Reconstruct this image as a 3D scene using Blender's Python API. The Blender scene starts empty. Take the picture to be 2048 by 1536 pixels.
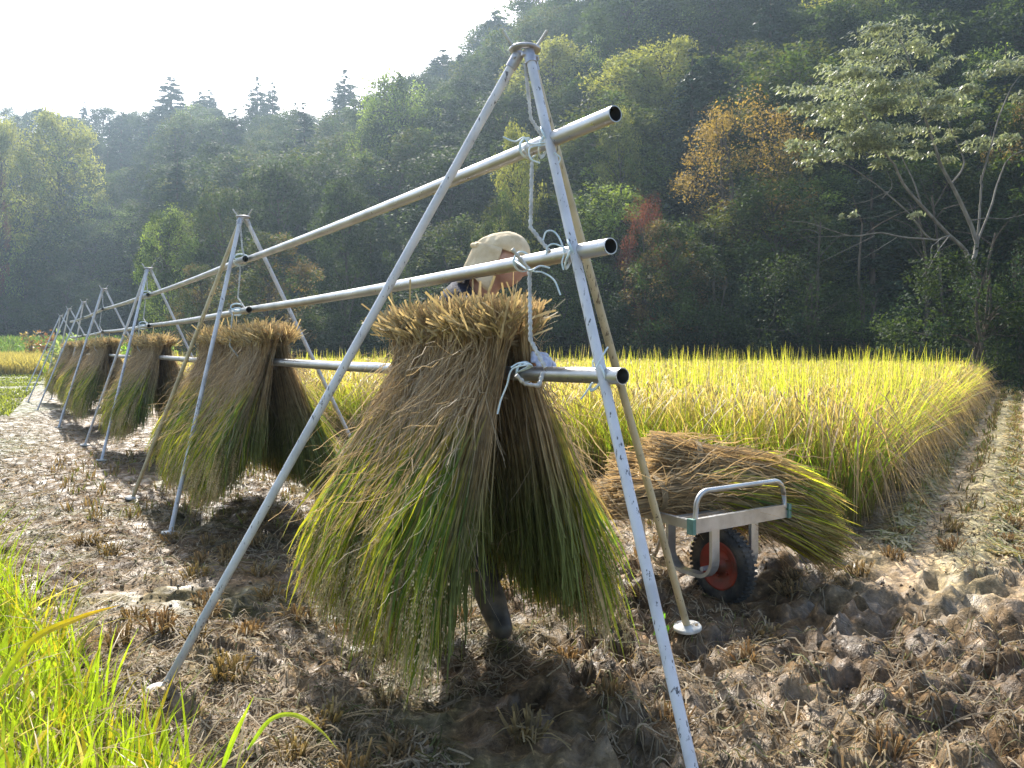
import bpy, math, random
import numpy as np
from mathutils import Vector, Matrix, Quaternion

# ------------------------------------------------------------------ camera, sky, sun, exposure
sc = bpy.context.scene
COL = sc.collection
CAMH, F, HZ = 1.25, 1577.0, 700.0          # eye height, focal length and horizon row in photograph pixels
cam_d = bpy.data.cameras.new("camera")
cam = bpy.data.objects.new("camera", cam_d)
COL.objects.link(cam)
cam.location = (0, 0, CAMH)
cam.rotation_euler = (math.radians(90), 0, 0)
cam_d.sensor_width = 36
cam_d.lens = 36 * F / 2048
cam_d.shift_y = -68 / 2048
cam_d.clip_start, cam_d.clip_end = 0.05, 3000
sc.camera = cam

SUN_AZ, SUN_EL = math.radians(-17), math.radians(43)   # azimuth from +Y towards +X
world = bpy.data.worlds.new("World")
sc.world = world
world.use_nodes = True
wn = world.node_tree.nodes
bg = wn["Background"]
sky = wn.new("ShaderNodeTexSky")
sky.sky_type = 'NISHITA'
sky.sun_disc = False
sky.sun_elevation = SUN_EL
sky.sun_rotation = SUN_AZ
sky.air_density, sky.dust_density, sky.ozone_density = 1.0, 2.5, 1.0
world.node_tree.links.new(sky.outputs[0], bg.inputs[0])
bg.inputs[1].default_value = 0.15

sun_d = bpy.data.lights.new("sun", 'SUN')
sun_d.energy = 4.6
sun_d.angle = math.radians(0.5)
sun_d.color = (1.0, 0.94, 0.84)
sun = bpy.data.objects.new("sun", sun_d)
COL.objects.link(sun)
S = Vector((math.sin(SUN_AZ) * math.cos(SUN_EL), math.cos(SUN_AZ) * math.cos(SUN_EL), math.sin(SUN_EL)))
sun.rotation_euler = S.to_track_quat('Z', 'Y').to_euler()
sun.location = S * 200

sc.view_settings.view_transform = 'Standard'
sc.view_settings.look = 'None'
sc.view_settings.gamma = 1
sc.view_settings.exposure = 1.15
sc.cycles.use_denoising = True
sc.cycles.max_bounces = 8
sc.cycles.transparent_max_bounces = 8
sc.cycles.volume_bounces = 0
sc.cycles.sample_clamp_indirect = 4

# ------------------------------------------------------------------ helpers
def PX(x, y, d):
    """point at depth d (metres along +Y) under photograph pixel x, y"""
    return np.array([(x - 1024) / F * d, d, CAMH + (HZ - y) / F * d])

def tag(o, label=None, cat=None, group=None, kind=None):
    if label: o["label"] = label
    if cat: o["category"] = cat
    if group: o["group"] = group
    if kind: o["kind"] = kind
    return o

def empty(name, loc=(0, 0, 0), rz=0.0):
    o = bpy.data.objects.new(name, None)
    COL.objects.link(o)
    o.location = loc
    o.rotation_euler = (0, 0, rz)
    o.empty_display_size = 0.1
    return o

class MB:
    """collects vertex / face arrays and links them as one mesh object"""
    def __init__(self):
        self.v, self.q, self.t, self.c, self.sq, self.st, self.n = [], [], [], [], [], [], 0
    def add(self, V, Q=None, T=None, C=(0.5, 0.5, 0.5), smooth=True):
        V = np.asarray(V, float).reshape(-1, 3)
        C = np.asarray(C, float)
        if C.ndim == 1: C = np.tile(C, (len(V), 1))
        self.v.append(V); self.c.append(C.reshape(-1, 3))
        if Q is not None and len(Q):
            Q = np.asarray(Q, int).reshape(-1, 4) + self.n
            self.q.append(Q); self.sq.append(np.full(len(Q), smooth))
        if T is not None and len(T):
            T = np.asarray(T, int).reshape(-1, 3) + self.n
            self.t.append(T); self.st.append(np.full(len(T), smooth))
        self.n += len(V)
    def mesh(self, name, mat, off=None):
        V = np.concatenate(self.v); C = np.concatenate(self.c)
        if off is not None: V = V - np.asarray(off, float)
        q = np.concatenate(self.q) if self.q else np.zeros((0, 4), int)
        t = np.concatenate(self.t) if self.t else np.zeros((0, 3), int)
        sm = np.concatenate(self.sq + self.st)
        me = bpy.data.meshes.new(name)
        me.vertices.add(len(V)); me.vertices.foreach_set("co", V.astype(np.float32).ravel())
        loops = np.concatenate([q.ravel(), t.ravel()]).astype(np.int32)
        me.loops.add(len(loops)); me.loops.foreach_set("vertex_index", loops)
        st = np.concatenate([np.arange(len(q)) * 4, len(q) * 4 + np.arange(len(t)) * 3]).astype(np.int32)
        me.polygons.add(len(st)); me.polygons.foreach_set("loop_start", st)
        me.polygons.foreach_set("use_smooth", sm)
        ca = me.color_attributes.new("Col", 'FLOAT_COLOR', 'POINT')
        ca.data.foreach_set("color", np.c_[C, np.ones(len(C))].astype(np.float32).ravel())
        me.update(calc_edges=True)
        if mat: me.materials.append(mat)
        return me
    def build(self, name, mat, parent=None, off=None):
        o = bpy.data.objects.new(name, self.mesh(name, mat, off))
        COL.objects.link(o)
        if parent: o.parent = parent
        return o

def copy_tree(o, parent=None):
    c = o.copy(); COL.objects.link(c)
    if parent: c.parent = parent
    for ch in list(o.children): copy_tree(ch, c)
    return c

def ribbons(mb, P, W, side, C):
    """P (N,K,3) centre lines, W (N,K) widths, side (N,3) or (N,K,3), C (N,K,3)"""
    N, K = P.shape[:2]
    if side.ndim == 2: side = np.repeat(side[:, None], K, 1)
    d = side * (W[..., None] * 0.5)
    V = np.stack([P - d, P + d], 2)
    i = (np.arange(N)[:, None] * K + np.arange(K - 1)[None]) * 2
    Q = np.stack([i, i + 1, i + 3, i + 2], -1)
    mb.add(V, Q.reshape(-1, 4), None, np.repeat(C[:, :, None], 2, 2))

def leaves(mb, P, A, B, C, fold=0.0):
    """diamond leaves: centre P (N,3), half-length A (N,3), half-width B (N,3)"""
    N = len(P)
    V = np.stack([P - A, P + B - A * 0.1, P + A, P - B - A * 0.1], 1)
    Q = np.arange(N * 4).reshape(N, 4)
    mb.add(V, Q, None, np.repeat(C[:, None], 4, 1))

def unit(v):
    v = np.asarray(v, float)
    return v / np.maximum(np.linalg.norm(v, axis=-1, keepdims=True), 1e-9)

def perp_side(P, rng):
    """random side vectors square to the run of each path"""
    t = unit(P[:, -1] - P[:, 0])
    r = rng.normal(size=t.shape)
    return unit(np.cross(t, r))

def smooth_path(pts, n=24):
    """Catmull-Rom through points"""
    p = np.asarray(pts, float)
    if len(p) < 3:
        return p[0] + (p[-1] - p[0]) * np.linspace(0, 1, n)[:, None]
    q = np.vstack([2 * p[0] - p[1], p, 2 * p[-1] - p[-2]])
    out = []
    m = max(2, n // (len(p) - 1))
    for i in range(len(p) - 1):
        a, b, c, d = q[i:i + 4]
        for t in np.linspace(0, 1, m, endpoint=False):
            out.append(0.5 * (2 * b + (c - a) * t + (2 * a - 5 * b + 4 * c - d) * t * t + (3 * b - a - 3 * c + d) * t ** 3))
    out.append(p[-1])
    return np.array(out)

def ring_frames(path):
    t = np.gradient(path, axis=0)
    t = unit(t)
    u = np.cross(t[0], [0, 0, 1.0])
    if np.linalg.norm(u) < 1e-3: u = np.cross(t[0], [1.0, 0, 0])
    u = unit(u)
    U = []
    for k in range(len(path)):
        u = unit(u - t[k] * np.dot(u, t[k]))
        U.append(u)
    U = np.array(U)
    return U, np.cross(t, U)

def tube(mb, path, r, sides=10, C=(0.5, 0.5, 0.5), cap=True):
    path = np.asarray(path, float); K = len(path)
    r = np.broadcast_to(np.asarray(r, float), (K,))
    U, W = ring_frames(path)
    a = np.linspace(0, 2 * math.pi, sides, endpoint=False)
    V = path[:, None] + r[:, None, None] * (np.cos(a)[None, :, None] * U[:, None] + np.sin(a)[None, :, None] * W[:, None])
    V = V.reshape(-1, 3)
    i = np.arange(K - 1)[:, None] * sides; j = np.arange(sides)[None]; j2 = (j + 1) % sides
    Q = np.stack([i + j, i + j2, i + sides + j2, i + sides + j], -1).reshape(-1, 4)
    mb.add(V, Q, None, C)
    if cap:
        for k, flip in ((0, True), (K - 1, False)):
            ring = np.vstack([V[k * sides:(k + 1) * sides], path[k]])
            jj = np.arange(sides); T = np.stack([jj, (jj + 1) % sides, np.full(sides, sides)], -1)
            if flip: T = T[:, ::-1]
            mb.add(ring, None, T, C, smooth=False)

def strap(mb, path, across, w, t, C=(.5, .5, .5)):
    """flat bar along path, w wide in the constant direction across, t thick"""
    path = np.asarray(path, float); K = len(path)
    tg = unit(np.gradient(path, axis=0)); ac = unit(np.asarray(across, float))
    nn = unit(np.cross(tg, ac))
    V = np.stack([path - ac * w / 2 - nn * t / 2, path + ac * w / 2 - nn * t / 2,
                  path + ac * w / 2 + nn * t / 2, path - ac * w / 2 + nn * t / 2], 1).reshape(-1, 3)
    for e in range(4):
        e2 = (e + 1) % 4
        i = np.arange(K - 1) * 4
        idx = np.stack([i + e, i + e2, i + 4 + e2, i + 4 + e], -1)
        mb.add(V[idx.ravel()], np.arange((K - 1) * 4).reshape(-1, 4), None, C, smooth=False)
    mb.add(V[:4], [[3, 2, 1, 0]], None, C, smooth=False)
    mb.add(V[-4:], [[0, 1, 2, 3]], None, C, smooth=False)

def pipe(mb, a, b, r, th=0.003, sides=24, C=(.6, .6, .6), k=10, bend=0.0):
    a = np.asarray(a, float); b = np.asarray(b, float)
    s = np.linspace(0, 1, k)[:, None]
    path = a + (b - a) * s
    path[:, 2] -= bend * 4 * (s * (1 - s))[:, 0]
    tube(mb, path, r, sides, C, cap=False)
    tube(mb, path[::-1], r - th, sides, np.array(C) * 0.6, cap=False)
    U, W = ring_frames(path)
    an = np.linspace(0, 2 * math.pi, sides, endpoint=False)
    for kk in (0, -1):
        dirs = np.cos(an)[:, None] * U[kk] + np.sin(an)[:, None] * W[kk]
        V = np.vstack([path[kk] + dirs * r, path[kk] + dirs * (r - th)])
        j = np.arange(sides); j2 = (j + 1) % sides
        mb.add(V, np.stack([j, j2, j2 + sides, j + sides], -1), None, C, smooth=False)

def lathe(mb, prof, sides=32, M=None, C=(.5, .5, .5)):
    """prof [(radius, z)] turned about z; M places it"""
    prof = np.asarray(prof, float); K = len(prof)
    a = np.linspace(0, 2 * math.pi, sides, endpoint=False)
    V = np.stack([prof[:, 0:1] * np.cos(a), prof[:, 0:1] * np.sin(a), np.repeat(prof[:, 1:2], sides, 1)], -1).reshape(-1, 3)
    if M is not None: V = V @ np.array(M.to_3x3()).T + np.array(M.translation)
    i = np.arange(K - 1)[:, None] * sides; j = np.arange(sides)[None]; j2 = (j + 1) % sides
    mb.add(V, np.stack([i + j, i + j2, i + sides + j2, i + sides + j], -1).reshape(-1, 4), None, C)

def box(mb, c, ax, ay, az, C=(.5, .5, .5)):
    c, ax, ay, az = (np.asarray(k, float) for k in (c, ax, ay, az))
    V = np.array([c + sx * ax + sy * ay + sz * az for sz in (-1, 1) for sy in (-1, 1) for sx in (-1, 1)])
    for f in ([0, 2, 3, 1], [4, 5, 7, 6], [0, 1, 5, 4], [2, 6, 7, 3], [0, 4, 6, 2], [1, 3, 7, 5]):
        mb.add(V[f], [[0, 1, 2, 3]], None, C, smooth=False)

def hsh(ix, iy, seed):
    return np.modf(np.abs(np.sin(ix * 127.1 + iy * 311.7 + seed * 74.7) * 43758.5453))[0]

def vn(x, y, seed=0):
    xi, yi = np.floor(x), np.floor(y); fx, fy = x - xi, y - yi
    fx = fx * fx * fx * (fx * (fx * 6 - 15) + 10); fy = fy * fy * fy * (fy * (fy * 6 - 15) + 10)
    a, b = hsh(xi, yi, seed), hsh(xi + 1, yi, seed); c, d = hsh(xi, yi + 1, seed), hsh(xi + 1, yi + 1, seed)
    return (a + (b - a) * fx) * (1 - fy) + (c + (d - c) * fx) * fy

def fbm(x, y, o=3, seed=0):
    s, amp, tot = 0, 1.0, 0
    for k in range(o):
        s = s + amp * vn(x * 2 ** k, y * 2 ** k, seed + k * 7); tot += amp; amp *= 0.5
    return s / tot

def worley(x, y, seed=0):
    xi, yi = np.floor(x), np.floor(y)
    f = np.full(np.shape(x), 9.0)
    for dx in (-1, 0, 1):
        for dy in (-1, 0, 1):
            cx, cy = xi + dx, yi + dy
            d = np.hypot(cx + hsh(cx, cy, seed) - x, cy + hsh(cx, cy, seed + 3) - y)
            f = np.minimum(f, d)
    return f

def sstep(a, b, x):
    t = np.clip((x - a) / (b - a), 0, 1)
    return t * t * (3 - 2 * t)

# ------------------------------------------------------------------ materials
def new_mat(name):
    m = bpy.data.materials.new(name); m.use_nodes = True
    nt = m.node_tree; nt.nodes.clear()
    out = nt.nodes.new("ShaderNodeOutputMaterial")
    return m, nt, out

def foliage_mat(name, transl=0.45, rough=0.5, spec=0.3, tint=(1.25, 1.15, 0.55), var=0.25, scale=30.0):
    """leaf colours are stored per leaf; light shines through the blade"""
    m, nt, out = new_mat(name)
    N, L = nt.nodes.new, nt.links.new
    at = N("ShaderNodeAttribute"); at.attribute_name = "Col"
    noi = N("ShaderNodeTexNoise"); noi.inputs["Scale"].default_value = scale; noi.inputs["Detail"].default_value = 3
    tc = N("ShaderNodeTexCoord"); L(tc.outputs["Object"], noi.inputs["Vector"])
    mr = N("ShaderNodeMapRange"); mr.inputs[1].default_value = 0.3; mr.inputs[2].default_value = 0.7
    mr.inputs[3].default_value = 1 - var; mr.inputs[4].default_value = 1 + var
    L(noi.outputs[0], mr.inputs[0])
    mul = N("ShaderNodeVectorMath"); mul.operation = 'SCALE'
    L(at.outputs["Color"], mul.inputs[0]); L(mr.outputs[0], mul.inputs["Scale"])
    pr = N("ShaderNodeBsdfPrincipled")
    pr.inputs["Roughness"].default_value = rough; pr.inputs["Specular IOR Level"].default_value = spec
    L(mul.outputs[0], pr.inputs["Base Color"])
    tm = N("ShaderNodeVectorMath"); tm.operation = 'MULTIPLY'; tm.inputs[1].default_value = tint
    L(mul.outputs[0], tm.inputs[0])
    tr = N("ShaderNodeBsdfTranslucent"); L(tm.outputs[0], tr.inputs["Color"])
    mx = N("ShaderNodeMixShader"); mx.inputs[0].default_value = transl
    L(pr.outputs[0], mx.inputs[1]); L(tr.outputs[0], mx.inputs[2]); L(mx.outputs[0], out.inputs[0])
    return m

def noise_mat(name, c1, c2, scale=8, rough=(0.5, 0.8), metallic=0.0, bump=0.2, bscale=60, stretch=(1, 1, 1), detail=6, spec=0.5, contrast=(0.35, 0.65), attr=False):
    m, nt, out = new_mat(name)
    N, L = nt.nodes.new, nt.links.new
    tc = N("ShaderNodeTexCoord"); mp = N("ShaderNodeMapping"); mp.inputs["Scale"].default_value = stretch
    L(tc.outputs["Object"], mp.inputs[0])
    n1 = N("ShaderNodeTexNoise"); n1.inputs["Scale"].default_value = scale; n1.inputs["Detail"].default_value = detail
    L(mp.outputs[0], n1.inputs["Vector"])
    cr = N("ShaderNodeValToRGB"); cr.color_ramp.elements[0].position, cr.color_ramp.elements[1].position = contrast
    cr.color_ramp.elements[0].color = (*c1, 1); cr.color_ramp.elements[1].color = (*c2, 1)
    L(n1.outputs[0], cr.inputs[0])
    pr = N("ShaderNodeBsdfPrincipled"); pr.inputs["Metallic"].default_value = metallic
    pr.inputs["Specular IOR Level"].default_value = spec
    col = cr.outputs[0]
    if attr:
        at = N("ShaderNodeAttribute"); at.attribute_name = "Col"
        mm = N("ShaderNodeMix"); mm.data_type = 'RGBA'; mm.blend_type = 'MULTIPLY'; mm.inputs[0].default_value = 1
        L(col, mm.inputs[6]); L(at.outputs["Color"], mm.inputs[7]); col = mm.outputs[2]
    L(col, pr.inputs["Base Color"])
    n2 = N("ShaderNodeTexNoise"); n2.inputs["Scale"].default_value = bscale; n2.inputs["Detail"].default_value = 5
    L(mp.outputs[0], n2.inputs["Vector"])
    mr = N("ShaderNodeMapRange"); mr.inputs[1].default_value = 0.3; mr.inputs[2].default_value = 0.7
    mr.inputs[3].default_value, mr.inputs[4].default_value = rough
    L(n2.outputs[0], mr.inputs[0]); L(mr.outputs[0], pr.inputs["Roughness"])
    if bump:
        b = N("ShaderNodeBump"); b.inputs["Strength"].default_value = bump; b.inputs["Distance"].default_value = 0.01
        L(n2.outputs[0], b.inputs["Height"]); L(b.outputs[0], pr.inputs["Normal"])
    L(pr.outputs[0], out.inputs[0])
    return m

def paint_mat(name, paint, under, amount=0.62, metallic=0.0, rough=0.4):
    """tube paint, chipped and scuffed down to dark metal along the tube"""
    m, nt, out = new_mat(name)
    N, L = nt.nodes.new, nt.links.new
    tc = N("ShaderNodeTexCoord"); mp = N("ShaderNodeMapping"); mp.inputs["Scale"].default_value = (85, 85, 22)
    L(tc.outputs["Object"], mp.inputs[0])
    n1 = N("ShaderNodeTexNoise"); n1.inputs["Scale"].default_value = 1.0; n1.inputs["Detail"].default_value = 5; n1.inputs["Roughness"].default_value = 0.65
    L(mp.outputs[0], n1.inputs["Vector"])
    n3 = N("ShaderNodeTexNoise"); n3.inputs["Scale"].default_value = 2.2; n3.inputs["Detail"].default_value = 3
    L(tc.outputs["Object"], n3.inputs["Vector"])
    ad = N("ShaderNodeMath"); ad.operation = 'MULTIPLY_ADD'; ad.inputs[1].default_value = 0.28; L(n3.outputs[0], ad.inputs[0]); L(n1.outputs[0], ad.inputs[2])
    cr = N("ShaderNodeValToRGB"); e = cr.color_ramp.elements
    e[0].position, e[0].color = amount + 0.12, (0, 0, 0, 1); e[1].position, e[1].color = amount + 0.15, (1, 1, 1, 1)
    L(ad.outputs[0], cr.inputs[0])
    n2 = N("ShaderNodeTexNoise"); n2.inputs["Scale"].default_value = 9; n2.inputs["Detail"].default_value = 4
    L(tc.outputs["Object"], n2.inputs["Vector"])
    c2 = N("ShaderNodeValToRGB"); c2.color_ramp.elements[0].color = (*[k * 0.72 for k in paint], 1); c2.color_ramp.elements[1].color = (*paint, 1)
    c2.color_ramp.elements[0].position, c2.color_ramp.elements[1].position = 0.3, 0.55
    L(n2.outputs[0], c2.inputs[0])
    mx = N("ShaderNodeMix"); mx.data_type = 'RGBA'; L(cr.outputs[0], mx.inputs[0]); L(c2.outputs[0], mx.inputs[6]); mx.inputs[7].default_value = (*under, 1)
    pr = N("ShaderNodeBsdfPrincipled"); pr.inputs["Metallic"].default_value = metallic; pr.inputs["Roughness"].default_value = rough
    L(mx.outputs[2], pr.inputs["Base Color"])
    b = N("ShaderNodeBump"); b.invert = True; b.inputs["Strength"].default_value = 0.25; b.inputs["Distance"].default_value = 0.003
    L(cr.outputs[0], b.inputs["Height"]); L(b.outputs[0], pr.inputs["Normal"])
    L(pr.outputs[0], out.inputs[0])
    return m

M_rice = foliage_mat("rice_leaf", 0.55, 0.5, 0.3, (1.35, 1.25, 0.6))
M_straw = foliage_mat("dry_straw", 0.36, 0.6, 0.25, (1.15, 1.0, 0.75))
M_grain = foliage_mat("rice_grain", 0.2, 0.6, 0.3, (1.1, 1.0, 0.7))
M_grass = foliage_mat("grass_blade", 0.55, 0.4, 0.35, (1.2, 1.3, 0.45))
M_leaf = foliage_mat("tree_leaf", 0.42, 0.65, 0.12, (1.4, 1.35, 0.6), scale=4)
M_pale = foliage_mat("pale_tree_leaf", 0.45, 0.42, 0.5, (1.1, 1.1, 0.8), scale=6)
M_cedar = foliage_mat("cedar_needle", 0.15, 0.6, 0.25, (1.2, 1.2, 0.6), scale=3)
M_bark = noise_mat("bark", (.05, .04, .03), (.14, .115, .09), 6, (0.8, 0.95), 0, 0.6, 20, (1, 1, 0.25), spec=0.1)
M_palebark = noise_mat("pale_bark", (.09, .08, .062), (.20, .185, .15), 5, (0.7, 0.9), 0, 0.4, 20, (1, 1, 0.4))
M_pipe = noise_mat("galvanised_pipe", (.30, .30, .295), (.52, .52, .51), 5, (0.26, 0.42), 0.85, 0.05, 40, (1, 1, 1), contrast=(0.3, 0.7), attr=True)
M_paint = paint_mat("chipped_pale_paint", (.64, .65, .69), (.10, .10, .11), 0.635)
M_cream = paint_mat("scuffed_cream_tube", (.55, .47, .30), (.14, .11, .07), 0.62)
M_steel = noise_mat("dull_steel", (.34, .34, .36), (.52, .52, .55), 30, (0.35, 0.55), 0.6, 0.1, 90)
M_rod = noise_mat("ribbed_rod_steel", (.38, .37, .34), (.58, .57, .53), 40, (0.45, 0.65), 0.3, 0.2, 120)
M_plate = noise_mat("white_plate", (.20, .18, .14), (.62, .61, .57), 14, (0.4, 0.6), 0, 0.1, 60)
M_twine = noise_mat("pale_twine", (.50, .64, .70), (.72, .80, .82), 50, (0.5, 0.7), 0, 0.2, 200)
M_alu = noise_mat("aluminium", (.42, .41, .38), (.66, .66, .64), 9, (0.3, 0.48), 0.7, 0.06, 70)
M_cap = noise_mat("green_plastic", (.10, .22, .18), (.16, .30, .25), 20, (0.45, 0.6), 0, 0.05, 60)
M_tyre = noise_mat("muddy_rubber", (.022, .022, .022), (.15, .12, .085), 9, (0.7, 0.9), 0, 0.4, 60, contrast=(.45, .75))
M_red = noise_mat("red_rim", (.12, .035, .018), (.40, .045, .022), 8, (0.4, 0.6), 0, 0.1, 40)
M_skin = noise_mat("skin", (.46, .25, .19), (.56, .34, .26), 22, (0.45, 0.6), 0, 0.05, 120)
M_cloth_cream = noise_mat("cream_cotton", (.56, .44, .27), (.74, .62, .42), 16, (0.8, 0.95), 0, 0.6, 38)
M_jacket = noise_mat("navy_cotton", (.018, .024, .045), (.035, .045, .075), 14, (0.8, 0.95), 0, 0.3, 80)
M_trouser = noise_mat("grey_cotton", (.05, .05, .055), (.09, .09, .095), 14, (0.8, 0.95), 0, 0.3, 80)
M_boot = noise_mat("grey_rubber", (.045, .042, .04), (.13, .11, .085), 14, (0.4, 0.6), 0, 0.1, 50)
M_glove = noise_mat("pale_blue_glove", (.34, .38, .52), (.62, .64, .72), 40, (0.8, 0.95), 0, 0.3, 120)
M_eye = noise_mat("eye", (.02, .015, .012), (.05, .035, .03), 30, (0.1, 0.2), 0, 0, 30)
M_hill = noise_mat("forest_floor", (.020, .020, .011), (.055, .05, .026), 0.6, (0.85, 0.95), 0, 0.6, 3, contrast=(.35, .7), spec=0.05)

def ground_mat():
    m, nt, out = new_mat("field_mud")
    N, L = nt.nodes.new, nt.links.new
    tc = N("ShaderNodeTexCoord")
    at = N("ShaderNodeAttribute"); at.attribute_name = "Col"
    def noise(s, d=6, r=0.6):
        n = N("ShaderNodeTexNoise"); n.inputs["Scale"].default_value = s; n.inputs["Detail"].default_value = d; n.inputs["Roughness"].default_value = r
        L(tc.outputs["Object"], n.inputs["Vector"]); return n.outputs[0]
    a, b, c = noise(2.6), noise(19, 5, 0.7), noise(120, 4)
    def ramp(src, stops):
        r = N("ShaderNodeValToRGB"); e = r.color_ramp.elements
        while len(e) < len(stops): e.new(0.5)
        for k, (p, col) in enumerate(stops): e[k].position, e[k].color = p, (*col, 1)
        L(src, r.inputs[0]); return r.outputs[0]
    base = ramp(b, [(0.32, (.34, .32, .30)), (0.48, (.85, .84, .82)), (0.58, (1.2, 1.15, 1.08)), (0.68, (2.6, 2.45, 2.25))])
    big = ramp(a, [(0.35, (.72, .72, .72)), (0.65, (1.2, 1.2, 1.2))])
    def mul(x, y):
        k = N("ShaderNodeVectorMath"); k.operation = 'MULTIPLY'; L(x, k.inputs[0]); L(y, k.inputs[1]); return k.outputs[0]
    pr = N("ShaderNodeBsdfPrincipled"); sw = N("ShaderNodeMapRange"); sw.inputs[1].default_value = .36; sw.inputs[2].default_value = .55; sw.inputs[3].default_value = .55; sw.inputs[4].default_value = .07
    L(mul(mul(at.outputs["Color"], base), big), pr.inputs["Base Color"])
    rr = N("ShaderNodeMapRange"); rr.inputs[1].default_value = 0.38; rr.inputs[2].default_value = 0.62
    rr.inputs[3].default_value = 0.36; rr.inputs[4].default_value = 0.8
    wet = noise(7, 4); L(wet, sw.inputs[0]); L(sw.outputs[0], pr.inputs["Specular IOR Level"]); L(wet, rr.inputs[0]); L(rr.outputs[0], pr.inputs["Roughness"])
    b1 = N("ShaderNodeBump"); b1.inputs["Strength"].default_value = 0.9; b1.inputs["Distance"].default_value = 0.02; L(b, b1.inputs["Height"])
    b2 = N("ShaderNodeBump"); b2.inputs["Strength"].default_value = 0.6; b2.inputs["Distance"].default_value = 0.006; L(c, b2.inputs["Height"]); L(b1.outputs[0], b2.inputs["Normal"])
    L(b2.outputs[0], pr.inputs["Normal"]); L(pr.outputs[0], out.inputs[0])
    return m
M_ground = ground_mat()

# ------------------------------------------------------------------ ground
UF = np.array([-.62, .785]); UR = np.array([.54, .842]); CORNER = np.array([2.35, 5.47])   # edges of the standing rice
BANK_P, BANK_D = np.array([-.74, 1.88]), unit(np.array([-.70, .72]))                         # foot of the grassy bank
BANK_N = np.array([-BANK_D[1], BANK_D[0]])
_r = np.random.default_rng(5)
PRINTS = []                                                  # boot prints pressed into the mud
for k in range(46):
    PRINTS.append((_r.uniform(.3, 3.6), _r.uniform(1.7, 4.6), _r.uniform(0, math.pi), _r.uniform(.75, 1.15)))
for k in range(26):
    PRINTS.append((_r.uniform(-2.6, .3), _r.uniform(2.3, 6.0), _r.uniform(0, math.pi), _r.uniform(.7, 1.0)))

def bank_dist(x, y):
    return (x - BANK_P[0]) * BANK_N[0] + (y - BANK_P[1]) * BANK_N[1]

def height(x, y):
    x = np.asarray(x, float); y = np.asarray(y, float)
    d = np.hypot(x, y)
    near = 1 / (1 + (d / 17) ** 3)
    mud = (0.45 + 0.55 * sstep(-.2, .9, x) * sstep(5.2, 3.6, y)) * near
    h = 0.055 * (fbm(x * 1.6, y * 1.6, 2, 1) - .5)
    h = h + mud * 0.10 * (fbm(x * 4.2 + 1.5 * vn(x * 3, y * 3, 9), y * 4.2, 3, 3) - .5)
    rid = 1 - np.abs(2 * vn(x * 6.5 + .6 * vn(x * 9, y * 9, 8), y * 6.5, 21) - 1)
    h = h + mud * 0.06 * (rid ** 2 - .4)
    w = worley(x * 8 + .5 * vn(x * 12, y * 12, 2), y * 8, 4)
    h = h + mud * 0.070 * (.42 * sstep(.66, .12, w) - .16) * 1.5
    w2 = worley(x * 19, y * 19 + .5 * vn(x * 30, y * 30, 2), 14)
    h = h + mud * 0.032 * (.42 * sstep(.66, .12, w2) - .16) * 1.5
    h = h + near * 0.026 * (fbm(x * 26, y * 26, 2, 31) - .5)
    for px, py, an, s in PRINTS:
        m = (np.abs(x - px) < .4) & (np.abs(y - py) < .4)
        if not np.any(m): continue
        ca, sa = math.cos(an), math.sin(an)
        u = ((x[m] - px) * ca + (y[m] - py) * sa) / (.15 * s); v = (-(x[m] - px) * sa + (y[m] - py) * ca) / (.062 * s)
        q = np.sqrt(u * u + v * v) + .25 * (vn(x[m] * 14, y[m] * 14, 3) - .5)
        g = -0.062 * sstep(1.05, .75, q) + 0.026 * np.exp(-((q - 1.28) / .28) ** 2)
        h[m] = h[m] + g * s
    # rows of the cut strip beside the standing rice
    e = (x - CORNER[0]) * UR[1] - (y - CORNER[1]) * UR[0]
    strip = sstep(0.1, .5, e) * sstep(3.5, 5.0, y) * sstep(34, 25, y)
    h = h + strip * 0.03 * np.sin(e * 2 * math.pi / .62 + .6 * vn(x, y, 6))
    b = bank_dist(x, y)
    h = h + 0.34 * sstep(-.05, .75, b + .2 * (fbm(x * 1.3, y * 1.3, 2, 4) - .5)) * sstep(60, 30, d)
    h = h + 0.3 * sstep(30, 48, y) * sstep(-6, -18, x)
    return h

def spaced(lo, hi, c, k, n):
    t = np.linspace(math.asinh((lo - c) / k), math.asinh((hi - c) / k), n)
    return c + k * np.sinh(t)

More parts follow.
